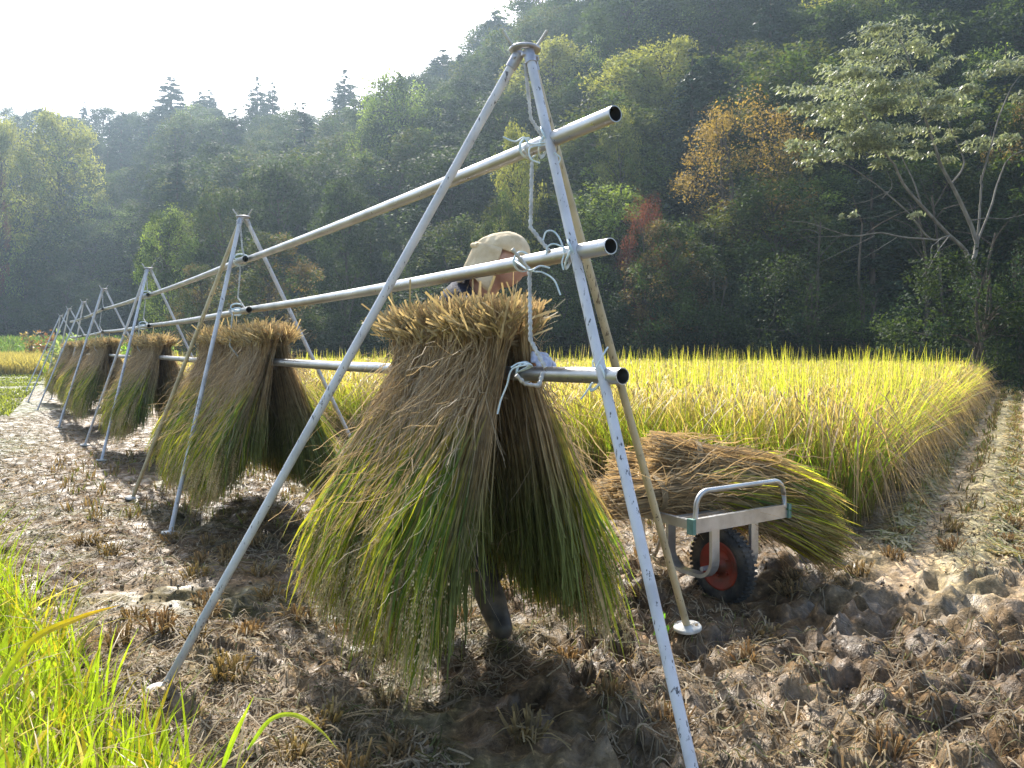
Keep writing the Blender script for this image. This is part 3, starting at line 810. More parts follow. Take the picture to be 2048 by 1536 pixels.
# ------------------------------------------------------------------ wheelbarrow
def build_barrow():
    e1 = np.array([.835, .55, 0]); e1 = unit(e1); e2 = np.array([-e1[1], e1[0], 0]); up = np.array([0, 0, 1.0])
    O = np.array([1.125, 3.87, 0.0])
    W = lambda a, b, z: O + e1 * a + e2 * b + up * z
    org = O
    root = tag(empty("wheelbarrow", O), "aluminium field wheelbarrow with red wheel, loaded with cut rice", "wheelbarrow")
    def part(name, mb, mat, par=root): return mb.build(name, mat, par, org)
    mb = MB()
    H = .425
    for a, b in (((-.34, 0), (.34, 0)), ((-.34, 1.05), (.34, 1.05))):
        box(mb, W(0, a[1], H), e1 * .335, e2 * .0115, up * .034)
    for s in (-1, 1):
        box(mb, W(s * .312, .525, H), e1 * .012, e2 * .512, up * .022)
    for b in (.18, .36, .54, .72, .90):
        box(mb, W(0, b, H - .004), e1 * .299, e2 * .018, up * .010)
    part("deck_frame", mb, M_alu)
    for s in (-1, 1):
        mb = MB(); box(mb, W(s * .346, -.002, H), e1 * .010, e2 * .020, up * .036); part("corner_cap", mb, M_cap)
    # hoop rails that stand on both ends
    for b in (-.004,):
        mb = MB()
        pts = [W(-.325, b, H + .02), W(-.318, b, H + .085)]
        c = np.linspace(0, math.pi / 2, 7)
        pts += [W(-.318 + .075 * (1 - math.cos(q)), b, H + .085 + .075 * math.sin(q)) for q in c]
        pts += [W(.318 - .075 * (1 - math.cos(q)), b, H + .085 + .075 * math.sin(q)) for q in c[::-1]]
        pts += [W(.318, b, H + .085), W(.325, b, H + .02)]
        tube(mb, np.array(pts), .0125, 12); part("end_hoop", mb, M_alu)
    # looped brackets that carry the axle
    for a in (-.14, .145):
        mb = MB()
        pts = [W(a, .045, H - .03), W(a, .045, H - .10), W(a, .045, .235)]
        c = np.linspace(0, math.pi / 2, 7)
        pts += [W(a, .045 + .09 * (1 - math.cos(q)), .225 - .09 * math.sin(q)) for q in c]
        pts += [W(a, .34 - .09 * (1 - math.cos(q)), .225 - .09 * math.sin(q)) for q in c[::-1]]
        pts += [W(a, .34, .27), W(a, .34, H - .03)]
        p = np.array(pts); keep = np.r_[True, np.linalg.norm(np.diff(p, axis=0), axis=1) > 1e-4]
        strap(mb, p[keep], e1, .052, .018); part("axle_bracket", mb, M_alu)
    wc = W(.012, .13, .165)
    M = Matrix.Translation(wc) @ Matrix((tuple(e2) + (0,), tuple(-up) + (0,), tuple(e1) + (0,), (0, 0, 0, 1))).to_3x3().transposed().to_4x4()
    wh = MB(); tp = []
    for q in np.linspace(0, 2 * math.pi, 25):
        tp.append((.150 + .040 * math.cos(q), .042 * math.sin(q)))
    lathe(wh, tp, 48, M)
    for k in range(44):                                         # tread bars
        q = 2 * math.pi * k / 44; rd = math.cos(q) * e2 - math.sin(q) * up; tg = math.sin(q) * e2 + math.cos(q) * up
        for s in (-1, 1):
            box(wh, wc + rd * .186 + e1 * s * .019 + tg * s * .005, e1 * .016, tg * .006, rd * .006)
    wheel = MB()
    tube(wheel, np.array([wc - e1 * .15, wc + e1 * .15]), .012, 12)
    wo = part("wheel", wheel, M_steel)
    wh.build("tyre", M_tyre, wo, org)
    rm = MB()
    lathe(rm, [(.012, .040), (.030, .042), (.034, .020), (.078, .014), (.088, .026), (.112, .030), (.121, .034), (.121, -.034), (.112, -.030), (.088, -.026), (.078, -.014), (.034, -.020), (.030, -.042), (.012, -.040)], 40, M)
    for k in range(5):
        q = 2 * math.pi * k / 5; rd = math.cos(q) * e2 - math.sin(q) * up
        for s in (-1, 1):
            tube(rm, np.array([wc + rd * .055 + e1 * s * .012, wc + rd * .055 + e1 * s * .026]), .008, 6)
    rm.build("rim", M_red, wo, org)
    for s in (-1, 1):
        mb = MB(); tube(mb, smooth_path([W(s * .30, .95, H - .03), W(s * .30, 1.06, H - .03), W(s * .295, 1.16, H - .03), W(s * .29, 1.25, H - .03)], 16), .0135, 10)
        h = part("handle", mb, M_alu)
        mb = MB(); tube(mb, np.array([W(s * .2925, 1.19, H - .03), W(s * .289, 1.27, H - .03)]), .018, 10); mb.build("grip", M_cap, h, org)
        mb = MB(); p = smooth_path([W(s * .28, .78, H - .02), W(s * .28, .84, .15), W(s * .28, .90, .01), W(s * .28, .98, .012), W(s * .28, 1.0, .15), W(s * .28, 1.02, H - .02)], 22)
        tube(mb, p, .012, 10); part("rear_leg", mb, M_alu)
build_barrow()

def lying_sheaf(seed, butt, tip, R, label, N=1500, arch=.10, grain=26):
    rng = np.random.default_rng(seed)
    butt, tip = np.asarray(butt, float), np.asarray(tip, float)
    ax = tip - butt; L = np.linalg.norm(ax); ax = unit(ax)
    sd = unit(np.cross(ax, [0, 0, 1])); up = np.cross(sd, ax)
    root = tag(empty("cut_rice_sheaf", butt), label, "rice sheaf", "cut sheaves lying on the wheelbarrow")
    st, lf, gr = MB(), MB(), MB()
    def path(n, t, vlo=0):
        an = rng.uniform(0, 2 * math.pi, (n, 1)); rr = (vlo + (1 - vlo) * np.sqrt(rng.uniform(0, 1, (n, 1))))
        rad = R * (.95 - .25 * sstep(0, .25, t) + .55 * sstep(.3, 1.05, t))
        a, b = np.cos(an) * rr * rad * 1.15, np.sin(an) * rr * rad * .8
        s = t * L
        return butt + ax * s[..., None] + sd * a[..., None] + up * (b + arch * np.sin(np.clip(t, 0, 1) * math.pi * .8) - .12 * np.maximum(t - .55, 0) ** 1.3 * 2)[..., None]
    K = 8
    t = rng.normal(0, .03, (N, 1)) + np.linspace(0, 1, K)[None] * rng.uniform(.7, 1.0, (N, 1))
    P = path(N, t); P[:, 1:] += np.cumsum(rng.normal(0, .0045, (N, K - 1, 3)), 1)
    mix = rng.uniform(0, 1, (N, 1, 1))
    C = (TAN * 1.05 * mix + BRN * (1 - mix)); C = C + (BRN * .5 + YGR * .5 - C) * sstep(.5, .95, t)[..., None] * .8
    C = C + (STR - C) * (t[..., None] < .05) * .6
    ribbons(st, P, np.full((N, K), .0058), perp_side(P, rng), C * rng.uniform(.6, 1.3, (N, 1, 1)))
    n = 330; t = rng.uniform(-.02, .6, (n, 1)) + np.linspace(0, 1, K)[None] * rng.uniform(.12, .4, (n, 1))
    P = path(n, t, .85); P += np.cumsum(rng.normal(0, .013, (n, K, 3)), 1) + rng.normal(0, .08, (n, 1, 3)) * (np.linspace(0, 1, K) ** 1.6)[None, :, None]
    P[..., 2] += .012
    ribbons(st, P, np.linspace(1, .4, K)[None] * rng.uniform(.003, .009, (n, 1)), perp_side(P, rng), np.repeat((TAN * rng.uniform(.6, 1.4, (n, 1)))[:, None], K, 1))
    n = 750; t = rng.uniform(.35, .72, (n, 1)) + np.linspace(0, 1, K)[None] * rng.uniform(.25, .42, (n, 1))
    P = path(n, t, .15); s = np.linspace(0, 1, K)[None]
    P += rng.normal(0, .035, (n, 1, 3)) * (s ** 1.4)[..., None]
    kind = rng.uniform(0, 1, n)
    col = np.where((kind < .25)[:, None], GRN * rng.uniform(.8, 1.6, (n, 1)), np.where((kind < .75)[:, None], YGR * rng.uniform(1.1, 1.9, (n, 1)), TAN * rng.uniform(.6, 1.2, (n, 1))))
    ribbons(lf, P, np.clip(np.minimum(s * 5 + .35, (1 - s) * 2 + .08), 0, 1) * rng.uniform(.006, .011, (n, 1)), perp_side(P, rng), np.repeat(col[:, None], K, 1))
    n = 230; K = 7; t = rng.uniform(.72, .86, (n, 1)) + np.linspace(0, 1, K)[None] * rng.uniform(.16, .24, (n, 1))
    P = path(n, t, .2); P[..., 2] -= (np.linspace(0, 1, K) ** 2)[None] * rng.uniform(0, .12, (n, 1))
    gc = np.array([.40, .28, .12]); ribbons(gr, P, np.full((n, K), .002), perp_side(P, rng), np.tile(gc * .8, (n, K, 1)))
    G = grain; f = rng.uniform(.1, 1, (n, G)) * (K - 1); i0 = np.clip(f.astype(int), 0, K - 2); ff = (f - i0)[..., None]; rr = np.arange(n)[:, None]
    pos = P[rr, i0] * (1 - ff) + P[rr, i0 + 1] * ff + rng.normal(0, .006, (n, G, 3)); tg = unit(P[rr, i0 + 1] - P[rr, i0])
    A = unit(tg + rng.normal(0, .3, tg.shape)) * .0042; B = unit(np.cross(tg, rng.normal(size=tg.shape))) * .002
    leaves(gr, pos.reshape(-1, 3), A.reshape(-1, 3), B.reshape(-1, 3), (gc * rng.uniform(.6, 1.3, (n, G, 1))).reshape(-1, 3))
    st.build("stalks", M_straw, root, butt); lf.build("leaf_blades", M_rice, root, butt); gr.build("grain_heads", M_grain, root, butt)
    rope = MB()
    for q in range(4):
        a = np.linspace(0, 2 * math.pi, 30); c = butt + ax * (.2 + .008 * q) + up * (arch * math.sin(.2 / L * math.pi * .8))
        tube(rope, c + np.cos(a)[:, None] * sd * R * .93 + np.sin(a)[:, None] * up * R * .66, .004, 5, STR * .7, cap=False)
    rope.build("straw_tie", M_straw, root, butt)
lying_sheaf(31, (.76, 4.26, .69), (1.72, 4.32, .42), .155, "topmost cut rice sheaf lying across the wheelbarrow, yellow tips hanging right", arch=.05)
lying_sheaf(32, (.62, 4.52, .56), (1.56, 4.62, .42), .15, "cut rice sheaf at the back of the wheelbarrow load, behind the topmost one", arch=.04)
lying_sheaf(33, (.52, 3.96, .50), (1.44, 4.26, .50), .135, "cut rice sheaf at the front of the wheelbarrow load, just behind the hoop", arch=.03)
lying_sheaf(34, (.80, 4.14, .47), (1.74, 4.26, .28), .14, "lowest cut rice sheaf on the wheelbarrow, its ears drooping to the mud", arch=.03)

lying_sheaf(35, (.50, 4.22, .46), (1.36, 4.44, .45), .14, "cut rice sheaf bedded on the deck frame under the others", arch=.0)

# ------------------------------------------------------------------ person bending behind the straw
def skin_mesh(verts, edges, radii, root=0, sub=2):
    me = bpy.data.meshes.new("tmp"); me.from_pydata([tuple(v) for v in verts], edges, [])
    o = bpy.data.objects.new("tmp", me); COL.objects.link(o)
    md = o.modifiers.new("s", 'SKIN'); md.use_smooth_shade = True
    for i, r in enumerate(radii):
        d = me.skin_vertices[0].data[i]; d.radius = (r, r) if np.isscalar(r) else r; d.use_root = (i == root)
    s = o.modifiers.new("u", 'SUBSURF'); s.levels = s.render_levels = sub
    dg = bpy.context.evaluated_depsgraph_get(); ev = o.evaluated_get(dg); m2 = ev.to_mesh()
    V = np.empty(len(m2.vertices) * 3); m2.vertices.foreach_get("co", V)
    m2.calc_loop_triangles(); T = np.empty(len(m2.loop_triangles) * 3, dtype=np.int32); m2.loop_triangles.foreach_get("vertices", T)
    V, T = V.reshape(-1, 3).copy(), T.reshape(-1, 3).copy()
    ev.to_mesh_clear(); bpy.data.objects.remove(o); bpy.data.meshes.remove(me)
    return V, T

def chain(*pts):
    return [np.asarray(p, float) for p in pts]

def hand_parts(wrist, fwd, palm_n, scale=1.0, curl=.9):
    """palm and five bent fingers as skin chains: fwd runs to the knuckles, palm_n is the way the palm faces"""
    wrist, f, n = np.asarray(wrist, float), unit(fwd), unit(palm_n)
    s = unit(np.cross(f, n)); out = []
    pal = [wrist, wrist + f * .035, wrist + f * .078]
    out.append((pal, [(.024, .019), (.036, .017), (.037, .014)]))
    for k, (o, L) in enumerate(((-.030, .062), (-.010, .074), (.010, .080), (.029, .072))):
        p = wrist + f * .072 + s * o; pts = [p]; d = f
        for j, q in enumerate((.42, .33, .25)):
            ang = curl * (.55, .75, .6)[j]
            d = unit(d * math.cos(ang) + n * math.sin(ang)); pts.append(pts[-1] + d * L * q)
            nn = unit(n - d * np.dot(n, d)); n_ = nn
        out.append((pts, [.0095, .0090, .0085, .0070]))
    p = wrist + f * .022 - s * (-.030); d = unit(f * .7 + s * .75 + n * .35)
    t = [p, p + d * .030, p + d * .030 + unit(f * .9 + s * .2 + n * .4) * .028, p + d * .030 + unit(f * .8 + n * .7) * .052]
    out.append((t, [.012, .0108, .0098, .0078]))
    return out

def build_person():
    P0 = np.array([-.16, 3.34, 0.0])
    root_xy = P0
    g = float(height(np.array([-.02]), np.array([3.46]))[0])
    pel = np.array([-.42, 3.52, .86]); wst = np.array([-.36, 3.48, 1.02]); chs = np.array([-.285, 3.39, 1.375]); nkb = np.array([-.165, 3.345, 1.485])
    nkt = np.array([-.085, 3.32, 1.535])
    hd = np.array([-.036, 3.30, 1.628])
    shR = np.array([-.18, 3.19, 1.415]); shL = np.array([-.21, 3.52, 1.43])
    elR = np.array([-.03, 3.0, 1.15]); wrR = np.array([.085, 2.775, 1.222]); elL = np.array([.03, 3.34, 1.15]); wrL = np.array([.04, 3.06, 1.14])
    hpR, hpL = pel + [.0, -.09, -.04], pel + [.0, .09, -.04]
    knR, anR = np.array([-.22, 3.40, .47]), np.array([-.06, 3.43, g + .10]); toR = np.array([-.03, 3.30, g + .045])
    knL, anL = np.array([-.36, 3.66, .47]), np.array([-.46, 3.74, g + .10]); toL = np.array([-.30, 3.76, g + .045])
    toR2, toL2 = anR + (toR - anR) * .6, anL + (toL - anL) * .6
    vs = [pel, wst, chs, nkb, nkt, hd + [-.01, 0, -.03], shR, elR, wrR, shL, elL, wrL, hpR, knR, anR, toR2, hpL, knL, anL, toL2]
    es = [(0, 1), (1, 2), (2, 3), (3, 4), (4, 5), (2, 6), (6, 7), (7, 8), (2, 9), (9, 10), (10, 11), (0, 12), (12, 13), (13, 14), (14, 15), (0, 16), (16, 17), (17, 18), (18, 19)]
    rs = [.135, .125, .14, .075, .052, .06, .056, .042, .027, .056, .042, .027, .085, .056, .042, .035, .085, .056, .042, .035]
    body = MB()
    V, T = skin_mesh(vs, es, rs); body.add(V, None, T)
    hands = []
    bar = np.array([.06, 2.63, 1.18])
    for w, e in ((wrR, elR), (wrL, elL)):
        fw = unit(unit(w - e) * .6 + np.array([.0, -.75, .0])); pn = np.array([-.25, -.25, -.95])
        hands.append(hand_parts(w, fw, pn))
        for pts, rr in hands[-1]:
            v, t = skin_mesh(pts, [(i, i + 1) for i in range(len(pts) - 1)], [tuple(x * .9 for x in r) if not np.isscalar(r) else r * .9 for r in rr], 0, 1); body.add(v, None, t)
    # head: face looks along +X, tilted down
    nu, nv = 72, 54
    th = np.linspace(0, 2 * math.pi, nu, endpoint=False); ph = np.linspace(.02, math.pi - .02, nv)
    TH, PH = np.meshgrid(th, ph)
    x, y, z = np.sin(PH) * np.cos(TH), np.sin(PH) * np.sin(TH), np.cos(PH)
    X, Y, Zz = x * .098, y * .076, z * .118
    frontal = np.clip(x, 0, 1)
    low = np.clip(-z, 0, 1)
    Y = Y * (1 - .28 * low ** 1.3); X = X * (1 - .12 * low * (x < 0)) + .012 * low * frontal
    def bump(ay, az, sy, sz): return frontal ** .5 * np.exp(-((Y - ay) / sy) ** 2 - ((Zz - az) / sz) ** 2)
    X = X + .026 * bump(0, -.028, .012, .013) + .013 * bump(0, -.008, .011, .020) - .008 * bump(.031, .006, .016, .012) - .008 * bump(-.031, .006, .016, .012)
    X = X + .006 * bump(0, .026, .05, .010) + .009 * bump(0, -.060, .020, .006) + .008 * bump(0, -.073, .018, .006) - .006 * bump(0, -.0665, .024, .003)
    X = X + .010 * bump(0, -.098, .022, .014) - .004 * bump(0, -.083, .03, .006)
    X = X + .008 * bump(.042, -.02, .02, .02) + .008 * bump(-.042, -.02, .02, .02)
    ear = np.exp(-((np.abs(y) - 1) / .12) ** 2 - ((X + .002) / .014) ** 2 - ((Zz + .006) / .028) ** 2)
    Y = Y + np.sign(y) * .016 * ear
    R = Matrix.Rotation(-.10, 3, 'Z') @ Matrix.Rotation(.30, 3, 'Y'); Rn = np.array(R)
    place = lambda A: A.reshape(-1, 3) @ Rn.T + hd
    HV = place(np.stack([X, Y, Zz], -1))
    i = np.arange(nv - 1)[:, None] * nu; j = np.arange(nu)[None]; j2 = (j + 1) % nu
    body.add(HV, np.stack([i + j, i + nu + j, i + nu + j2, i + j2], -1).reshape(-1, 4))
    for pole, k in ((place(np.array([0, 0, .118])), 0), (place(np.array([0, 0, -.118])), nv - 1)):
        ring = np.vstack([HV[k * nu:(k + 1) * nu], pole]); jj = np.arange(nu)
        body.add(ring, None, np.stack([jj, (jj + 1) % nu, np.full(nu, nu)], -1))
    person = body.build("person", M_skin, None, root_xy); person.location = root_xy
    rm = person.modifiers.new("one_skin", 'REMESH'); rm.mode = 'VOXEL'; rm.voxel_size = .0055; rm.use_smooth_shade = True
    sm = person.modifiers.new("soft", 'SMOOTH'); sm.factor = .5; sm.iterations = 3
    whole = bpy.data.meshes.new_from_object(person.evaluated_get(bpy.context.evaluated_depsgraph_get()))
    person.modifiers.clear(); person.data = whole; whole.name = "person"
    tag(person, "person in cream cap with neck flap and navy jacket, bending behind the biggest straw clump", "person")
    def part(name, V, Q, T, mat):
        mb = MB(); mb.add(V, Q, T); return mb.build(name, mat, person, root_xy)
    for s in (-1, 1):
        V, T = [], []
        mb = MB(); lathe(mb, [(.0005, -.0115), (.006, -.0098), (.0100, -.0055), (.0115, 0), (.0100, .0055), (.006, .0098), (.0005, .0115)], 16, Matrix.Translation(place(np.array([.081, s * .031, .006]))[0]))
        mb.build("eye", M_eye, person, root_xy)
    # jacket, trousers, boots, gloves
    jv = [pel + [0, 0, .0], wst, chs, nkb + [-.02, 0, -.01], nkb + [.025, -.008, .038], shR, elR, wrR - unit(wrR - elR) * .03, shL, elL, wrL - unit(wrL - elL) * .03]
    je = [(0, 1), (1, 2), (2, 3), (3, 4), (2, 5), (5, 6), (6, 7), (2, 8), (8, 9), (9, 10)]
    V, T = skin_mesh(jv, je, [.155, .150, .165, .105, .070, .080, .060, .045, .080, .060, .045]); 
    V = V + .006 * np.stack([np.sin(V[:, 2] * 60 + V[:, 0] * 30), np.sin(V[:, 0] * 50 + V[:, 2] * 40), np.sin(V[:, 1] * 55)], 1)
    part("jacket", V, None, T, M_jacket)
    tv = [pel + [0, 0, .02], hpR, knR, anR + [0, 0, .12], hpL, knL, anL + [0, 0, .12]]
    V, T = skin_mesh(tv, [(0, 1), (1, 2), (2, 3), (0, 4), (4, 5), (5, 6)], [.145, .10, .075, .062, .10, .075, .062])
    V = V + .005 * np.stack([np.sin(V[:, 2] * 50), np.sin(V[:, 2] * 44 + 1), 0 * V[:, 0]], 1)
    part("trousers", V, None, T, M_trouser)
    for an, to, kn in ((anR, toR, knR), (anL, toL, knL)):
        he = an + (an - to) * .25; he[2] = to[2]
        V, T = skin_mesh([an + (kn - an) * .62, an + (kn - an) * .3, an, to * .5 + an * .5 - [0, 0, .02], to, he], [(0, 1), (1, 2), (2, 3), (3, 4), (2, 5)], [.074, .066, .056, .050, .045, .045])
        V[:, 2] = np.maximum(V[:, 2], g - .01)
        part("boot", V, None, T, M_boot)
    for hp in hands:
        mb = MB()
        for pts, rr in hp:
            v, t = skin_mesh(pts, [(i, i + 1) for i in range(len(pts) - 1)], [tuple(x * 1.14 for x in r) if not np.isscalar(r) else r * 1.14 for r in rr], 0, 1); mb.add(v, None, t)
        go = mb.build("glove", M_glove, person, root_xy)
        q = go.modifiers.new("r", 'REMESH'); q.mode = 'VOXEL'; q.voxel_size = .004; q.use_smooth_shade = True
        gm = bpy.data.meshes.new_from_object(go.evaluated_get(bpy.context.evaluated_depsgraph_get())); go.modifiers.clear(); go.data = gm
    # cap: gathered dome, band, flap over the nape
    nu, nv = 64, 22
    th = np.linspace(0, 2 * math.pi, nu, endpoint=False); ph = np.linspace(.02, 1.62, nv); TH, PH = np.meshgrid(th, ph)
    wr = 1 + .020 * np.sin(TH * 7 + PH * 5 + 2 * np.sin(TH * 2)) * np.sin(PH) + .020 * np.sin(TH * 15 + 3 * np.sin(PH * 4)) * np.sin(PH) ** 3
    back = np.clip(-np.cos(TH), 0, 1) * np.sin(PH)
    DX = np.sin(PH) * np.cos(TH) * (.108 + .020 * back) * wr - .006; DY = np.sin(PH) * np.sin(TH) * .094 * wr; DZ = np.cos(PH) * (.084 + .010 * np.sin(PH) * np.cos(TH)) * wr + .036 - .020 * back
    V = place(np.stack([DX, DY, DZ], -1))
    i = np.arange(nv - 1)[:, None] * nu; j = np.arange(nu)[None]; j2 = (j + 1) % nu
    mb = MB(); mb.add(V, np.stack([i + j, i + nu + j, i + nu + j2, i + j2], -1).reshape(-1, 4))
    mb.add(np.vstack([V[:nu], place(np.array([-.006, 0, .121]))]), None, np.stack([np.arange(nu), (np.arange(nu) + 1) % nu, np.full(nu, nu)], -1))
    cap = mb.build("cap", M_cloth_cream, person, root_xy)
    sol = cap.modifiers.new("t", 'SOLIDIFY'); sol.thickness = .003
    mb = MB()
    nz = 12; a = np.linspace(1.55, 2 * math.pi - 1.55, 40); hh = np.linspace(0, 1, nz); A, Hh = np.meshgrid(a, hh)
    fl = 1 + .16 * Hh + .05 * Hh * np.sin(A * 8)
    V = np.stack([np.cos(A) * .127 * fl - .006, np.sin(A) * .095 * fl, .036 - .165 * Hh + .02 * Hh * np.sin(A * 5)], -1)
    n = 40; i = np.arange(nz - 1)[:, None] * n; j = np.arange(n - 1)[None]
    mb.add(place(V), np.stack([i + j, i + j + 1, i + n + j + 1, i + n + j], -1).reshape(-1, 4))
    o = mb.build("neck_flap", M_cloth_cream, cap, root_xy); o.modifiers.new("t", 'SOLIDIFY').thickness = .0025
    mb = MB()                                                       # the gathered knot behind
    tube(mb, smooth_path(place(np.array([[-.112, -.06, .022], [-.138, -.02, .020], [-.138, .02, .020], [-.112, .06, .022]])), 14), .010, 10); mb.build("knot", M_cloth_cream, cap, root_xy)
build_person()

# ------------------------------------------------------------------ standing rice
def blades(mb, B, H, lean, az, droop, W, Cb, Cm, Ct, K, rng, out=None):
    """B (N,3) feet, H heights, lean, az, droop and W widths (N,), colours (N,3) at foot, middle and tip"""
    N = len(B); t = np.linspace(0, 1, K)[None]
    d = np.stack([np.cos(az), np.sin(az)], 1)
    r = (lean[:, None] * t + droop[:, None] * t ** 3) * H[:, None]
    P = np.empty((N, K, 3))
    P[..., 0] = B[:, 0:1] + d[:, 0:1] * r; P[..., 1] = B[:, 1:2] + d[:, 1:2] * r
    P[..., 2] = B[:, 2:3] + H[:, None] * (t - .45 * droop[:, None] * t ** 3.2)
    if out is not None: P[..., :2] += out[:, None, :] * (t ** 2)[..., None]
    tt = t[..., None]
    C = np.where(tt < .5, Cb[:, None] * (1 - tt * 2) + Cm[:, None] * tt * 2, Cm[:, None] * (2 - tt * 2) + Ct[:, None] * (tt * 2 - 1))
    Wd = W[:, None] * np.clip(np.minimum(t * 3 + .45, (1 - t) * 1.9 + .05), 0, 1)
    sd = rng.normal(size=(N, 2)); sd = np.c_[unit(sd), rng.normal(0, .15, N)]
    ribbons(mb, P, Wd, unit(sd), C)

def build_rice():
    rng = np.random.default_rng(21)
    sp = .24
    S_, T_ = np.meshgrid(np.arange(0, 36, sp), np.arange(0, 20.2, sp), indexing='ij')
    s, t = S_.ravel(), T_.ravel()
    xy = CORNER + s[:, None] * UF + t[:, None] * UR + rng.normal(0, .03, (len(s), 2))
    a = xy[:, 0] / xy[:, 1]; dep = xy[:, 1]
    edge = np.minimum(s, t)
    keep = (dep < 35) & (a < .75) & (a > -.62) & ((edge < 4) | (rng.uniform(0, 1, len(s)) < np.clip(12 / dep, .35, 1)))
    xy, s, t, dep, edge, a = xy[keep], s[keep], t[keep], dep[keep], edge[keep], a[keep]
    front = edge < 1.2
    nl = np.where(dep < 8, 30, np.where(dep < 12, 19, np.where(dep < 18, 11, 7))) + np.where(front & (dep < 16), 10, 0)
    npn = np.where(dep < 8, 15, np.where(dep < 12, 9, np.where(dep < 18, 5, 3))) + np.where(front & (dep < 18), 5, 0) + np.where((s < .5) & (dep < 24), 16, 0)
    mb = MB()
    def expand(n): return np.repeat(np.arange(len(n)), n)
    i = expand(nl); N = len(i)
    B = np.c_[xy[i] + rng.normal(0, .035, (N, 2)), np.zeros(N)]
    sc_w = np.clip(dep[i] / 7.5, 1, 2.6)
    big = 1 + .10 * (fbm(B[:, 0] * .8, B[:, 1] * .8, 2, 61) - .5)
    H = rng.uniform(.55, 1.0, N) * big * 1.12
    flag = rng.uniform(0, 1, N) < np.where(dep[i] < 11, .075, .02)
    H = np.where(flag, rng.uniform(1.02, 1.34, N), H)
    young = rng.uniform(0, 1, N)
    edge_t = (t[i] < .5) & (rng.uniform(0, 1, N) < .6)
    edge_s = (s[i] < .35)
    gm = sstep(.42, .62, fbm(B[:, 0] * 1.7, B[:, 1] * 1.7, 2, 71))[:, None]
    Cb = np.array([.20, .155, .075]) * rng.uniform(.6, 1.3, (N, 1))
    Cm = (np.array([.19, .34, .035]) * gm + np.array([.33, .43, .05]) * (1 - gm)) * rng.uniform(.65, 1.35, (N, 1))
    Ct = np.where((young < .65)[:, None], np.array([.62, .65, .09]), np.array([.55, .49, .19])) * rng.uniform(.7, 1.25, (N, 1))
    Cm = np.where((young > .82)[:, None], np.array([.44, .34, .15]) * rng.uniform(.7, 1.2, (N, 1)), Cm)
    outv = np.zeros((N, 2)); n_out = np.array([UR[1], -UR[0]])
    outv += n_out * (np.clip(1 - t[i] * 0 - s[i] / .7, 0, 1) * .0)[:, None]
    es = np.clip(1 - s[i] / .5, 0, 1); et = np.clip(1 - t[i] / .5, 0, 1)
    outv += n_out * (es * rng.uniform(0, .17, N))[:, None] + (-np.array([UF[1], -UF[0]]) * 1)[None] * 0
    f_out = -np.array([-UF[1], UF[0]]); f_out = f_out if f_out[1] < 0 else -f_out
    outv += f_out * (et * rng.uniform(0, .16, N))[:, None]
    blades(mb, B, H, rng.uniform(.03, .30, N) * np.where(flag, .5, 1), rng.uniform(0, 2 * math.pi, N), np.where(flag, .02, rng.uniform(0, .38, N)),
           np.where(flag, .014, rng.uniform(.007, .012, N)) * sc_w, Cb, Cm, Ct, 5, rng, outv)
    i = expand(npn); N = len(i)
    B = np.c_[xy[i] + rng.normal(0, .04, (N, 2)), np.zeros(N)]
    sc_w = np.clip(dep[i] / 7.5, 1, 2.6)
    H = rng.uniform(.78, 1.0, N) * (1 - .45 * np.clip(1 - s[i] / .5, 0, 1) * rng.uniform(0, 1, N))
    es = np.clip(1 - s[i] / .6, 0, 1); et = np.clip(1 - t[i] / .5, 0, 1)
    outv = n_out * (es * rng.uniform(.03, .36, N))[:, None] + f_out * (et * rng.uniform(0, .2, N))[:, None]
    K = 7; tt = np.linspace(0, 1, K)[None]; az = rng.uniform(0, 2 * math.pi, N); d = np.stack([np.cos(az), np.sin(az)], 1)
    P = np.empty((N, K, 3)); bend = rng.uniform(.12, .34, N)[:, None]
    r = bend * tt ** 2.4
    P[..., :2] = B[:, None, :2] + d[:, None] * r[..., None] + outv[:, None] * (tt ** 2)[..., None]
    P[..., 2] = H[:, None] * np.sin(np.clip(tt * 1.28, 0, 1.0) * math.pi / 2 * 1.0) - np.maximum(tt - .62, 0) ** 1.4 * (rng.uniform(.6, 1.4, (N, 1)) + es[:, None] * rng.uniform(0, 1.5, (N, 1)))
    red = (es * .8)[:, None, None]
    C = np.where(tt[..., None] < .6, np.array([.24, .22, .09]), np.array([.50, .41, .22])) * rng.uniform(.65, 1.3, (N, 1, 1)) * (1 - red * np.array([.10, .20, .0]))
    Wd = np.where(tt < .62, .0035, .011) * np.where(tt > .98, .3, 1) * sc_w[:, None]
    ribbons(mb, P, Wd, perp_side(P, rng), C)
    # fallen dry leaves along the open edges
    m = edge < .7; idx = np.repeat(np.where(m)[0], 16); idx = idx[dep[idx] < 20]; N = len(idx)
    B = np.c_[xy[idx] + rng.normal(0, .06, (N, 2)), rng.uniform(0, .25, N)]
    es = (s[idx] < .7)[:, None]
    outv = np.where(es, n_out, f_out) * rng.uniform(.05, .34, (N, 1))
    c = np.where(es, np.array([.27, .19, .125]), np.array([.29, .22, .12])) * rng.uniform(.6, 1.3, (N, 1))
    blades(mb, B, rng.uniform(.2, .55, N), rng.uniform(.2, .9, N), rng.uniform(0, 2 * math.pi, N), rng.uniform(.3, .9, N), rng.uniform(.003, .007, N) * np.clip(dep[idx] / 8, 1, 2), c, c, c * 1.1, 5, rng, outv)
    o = mb.build("rice_crop", M_rice)
    tag(o, "standing ripe rice crop, yellow tips and browner edge, beside the cut strip", "rice field", kind="stuff")
build_rice()

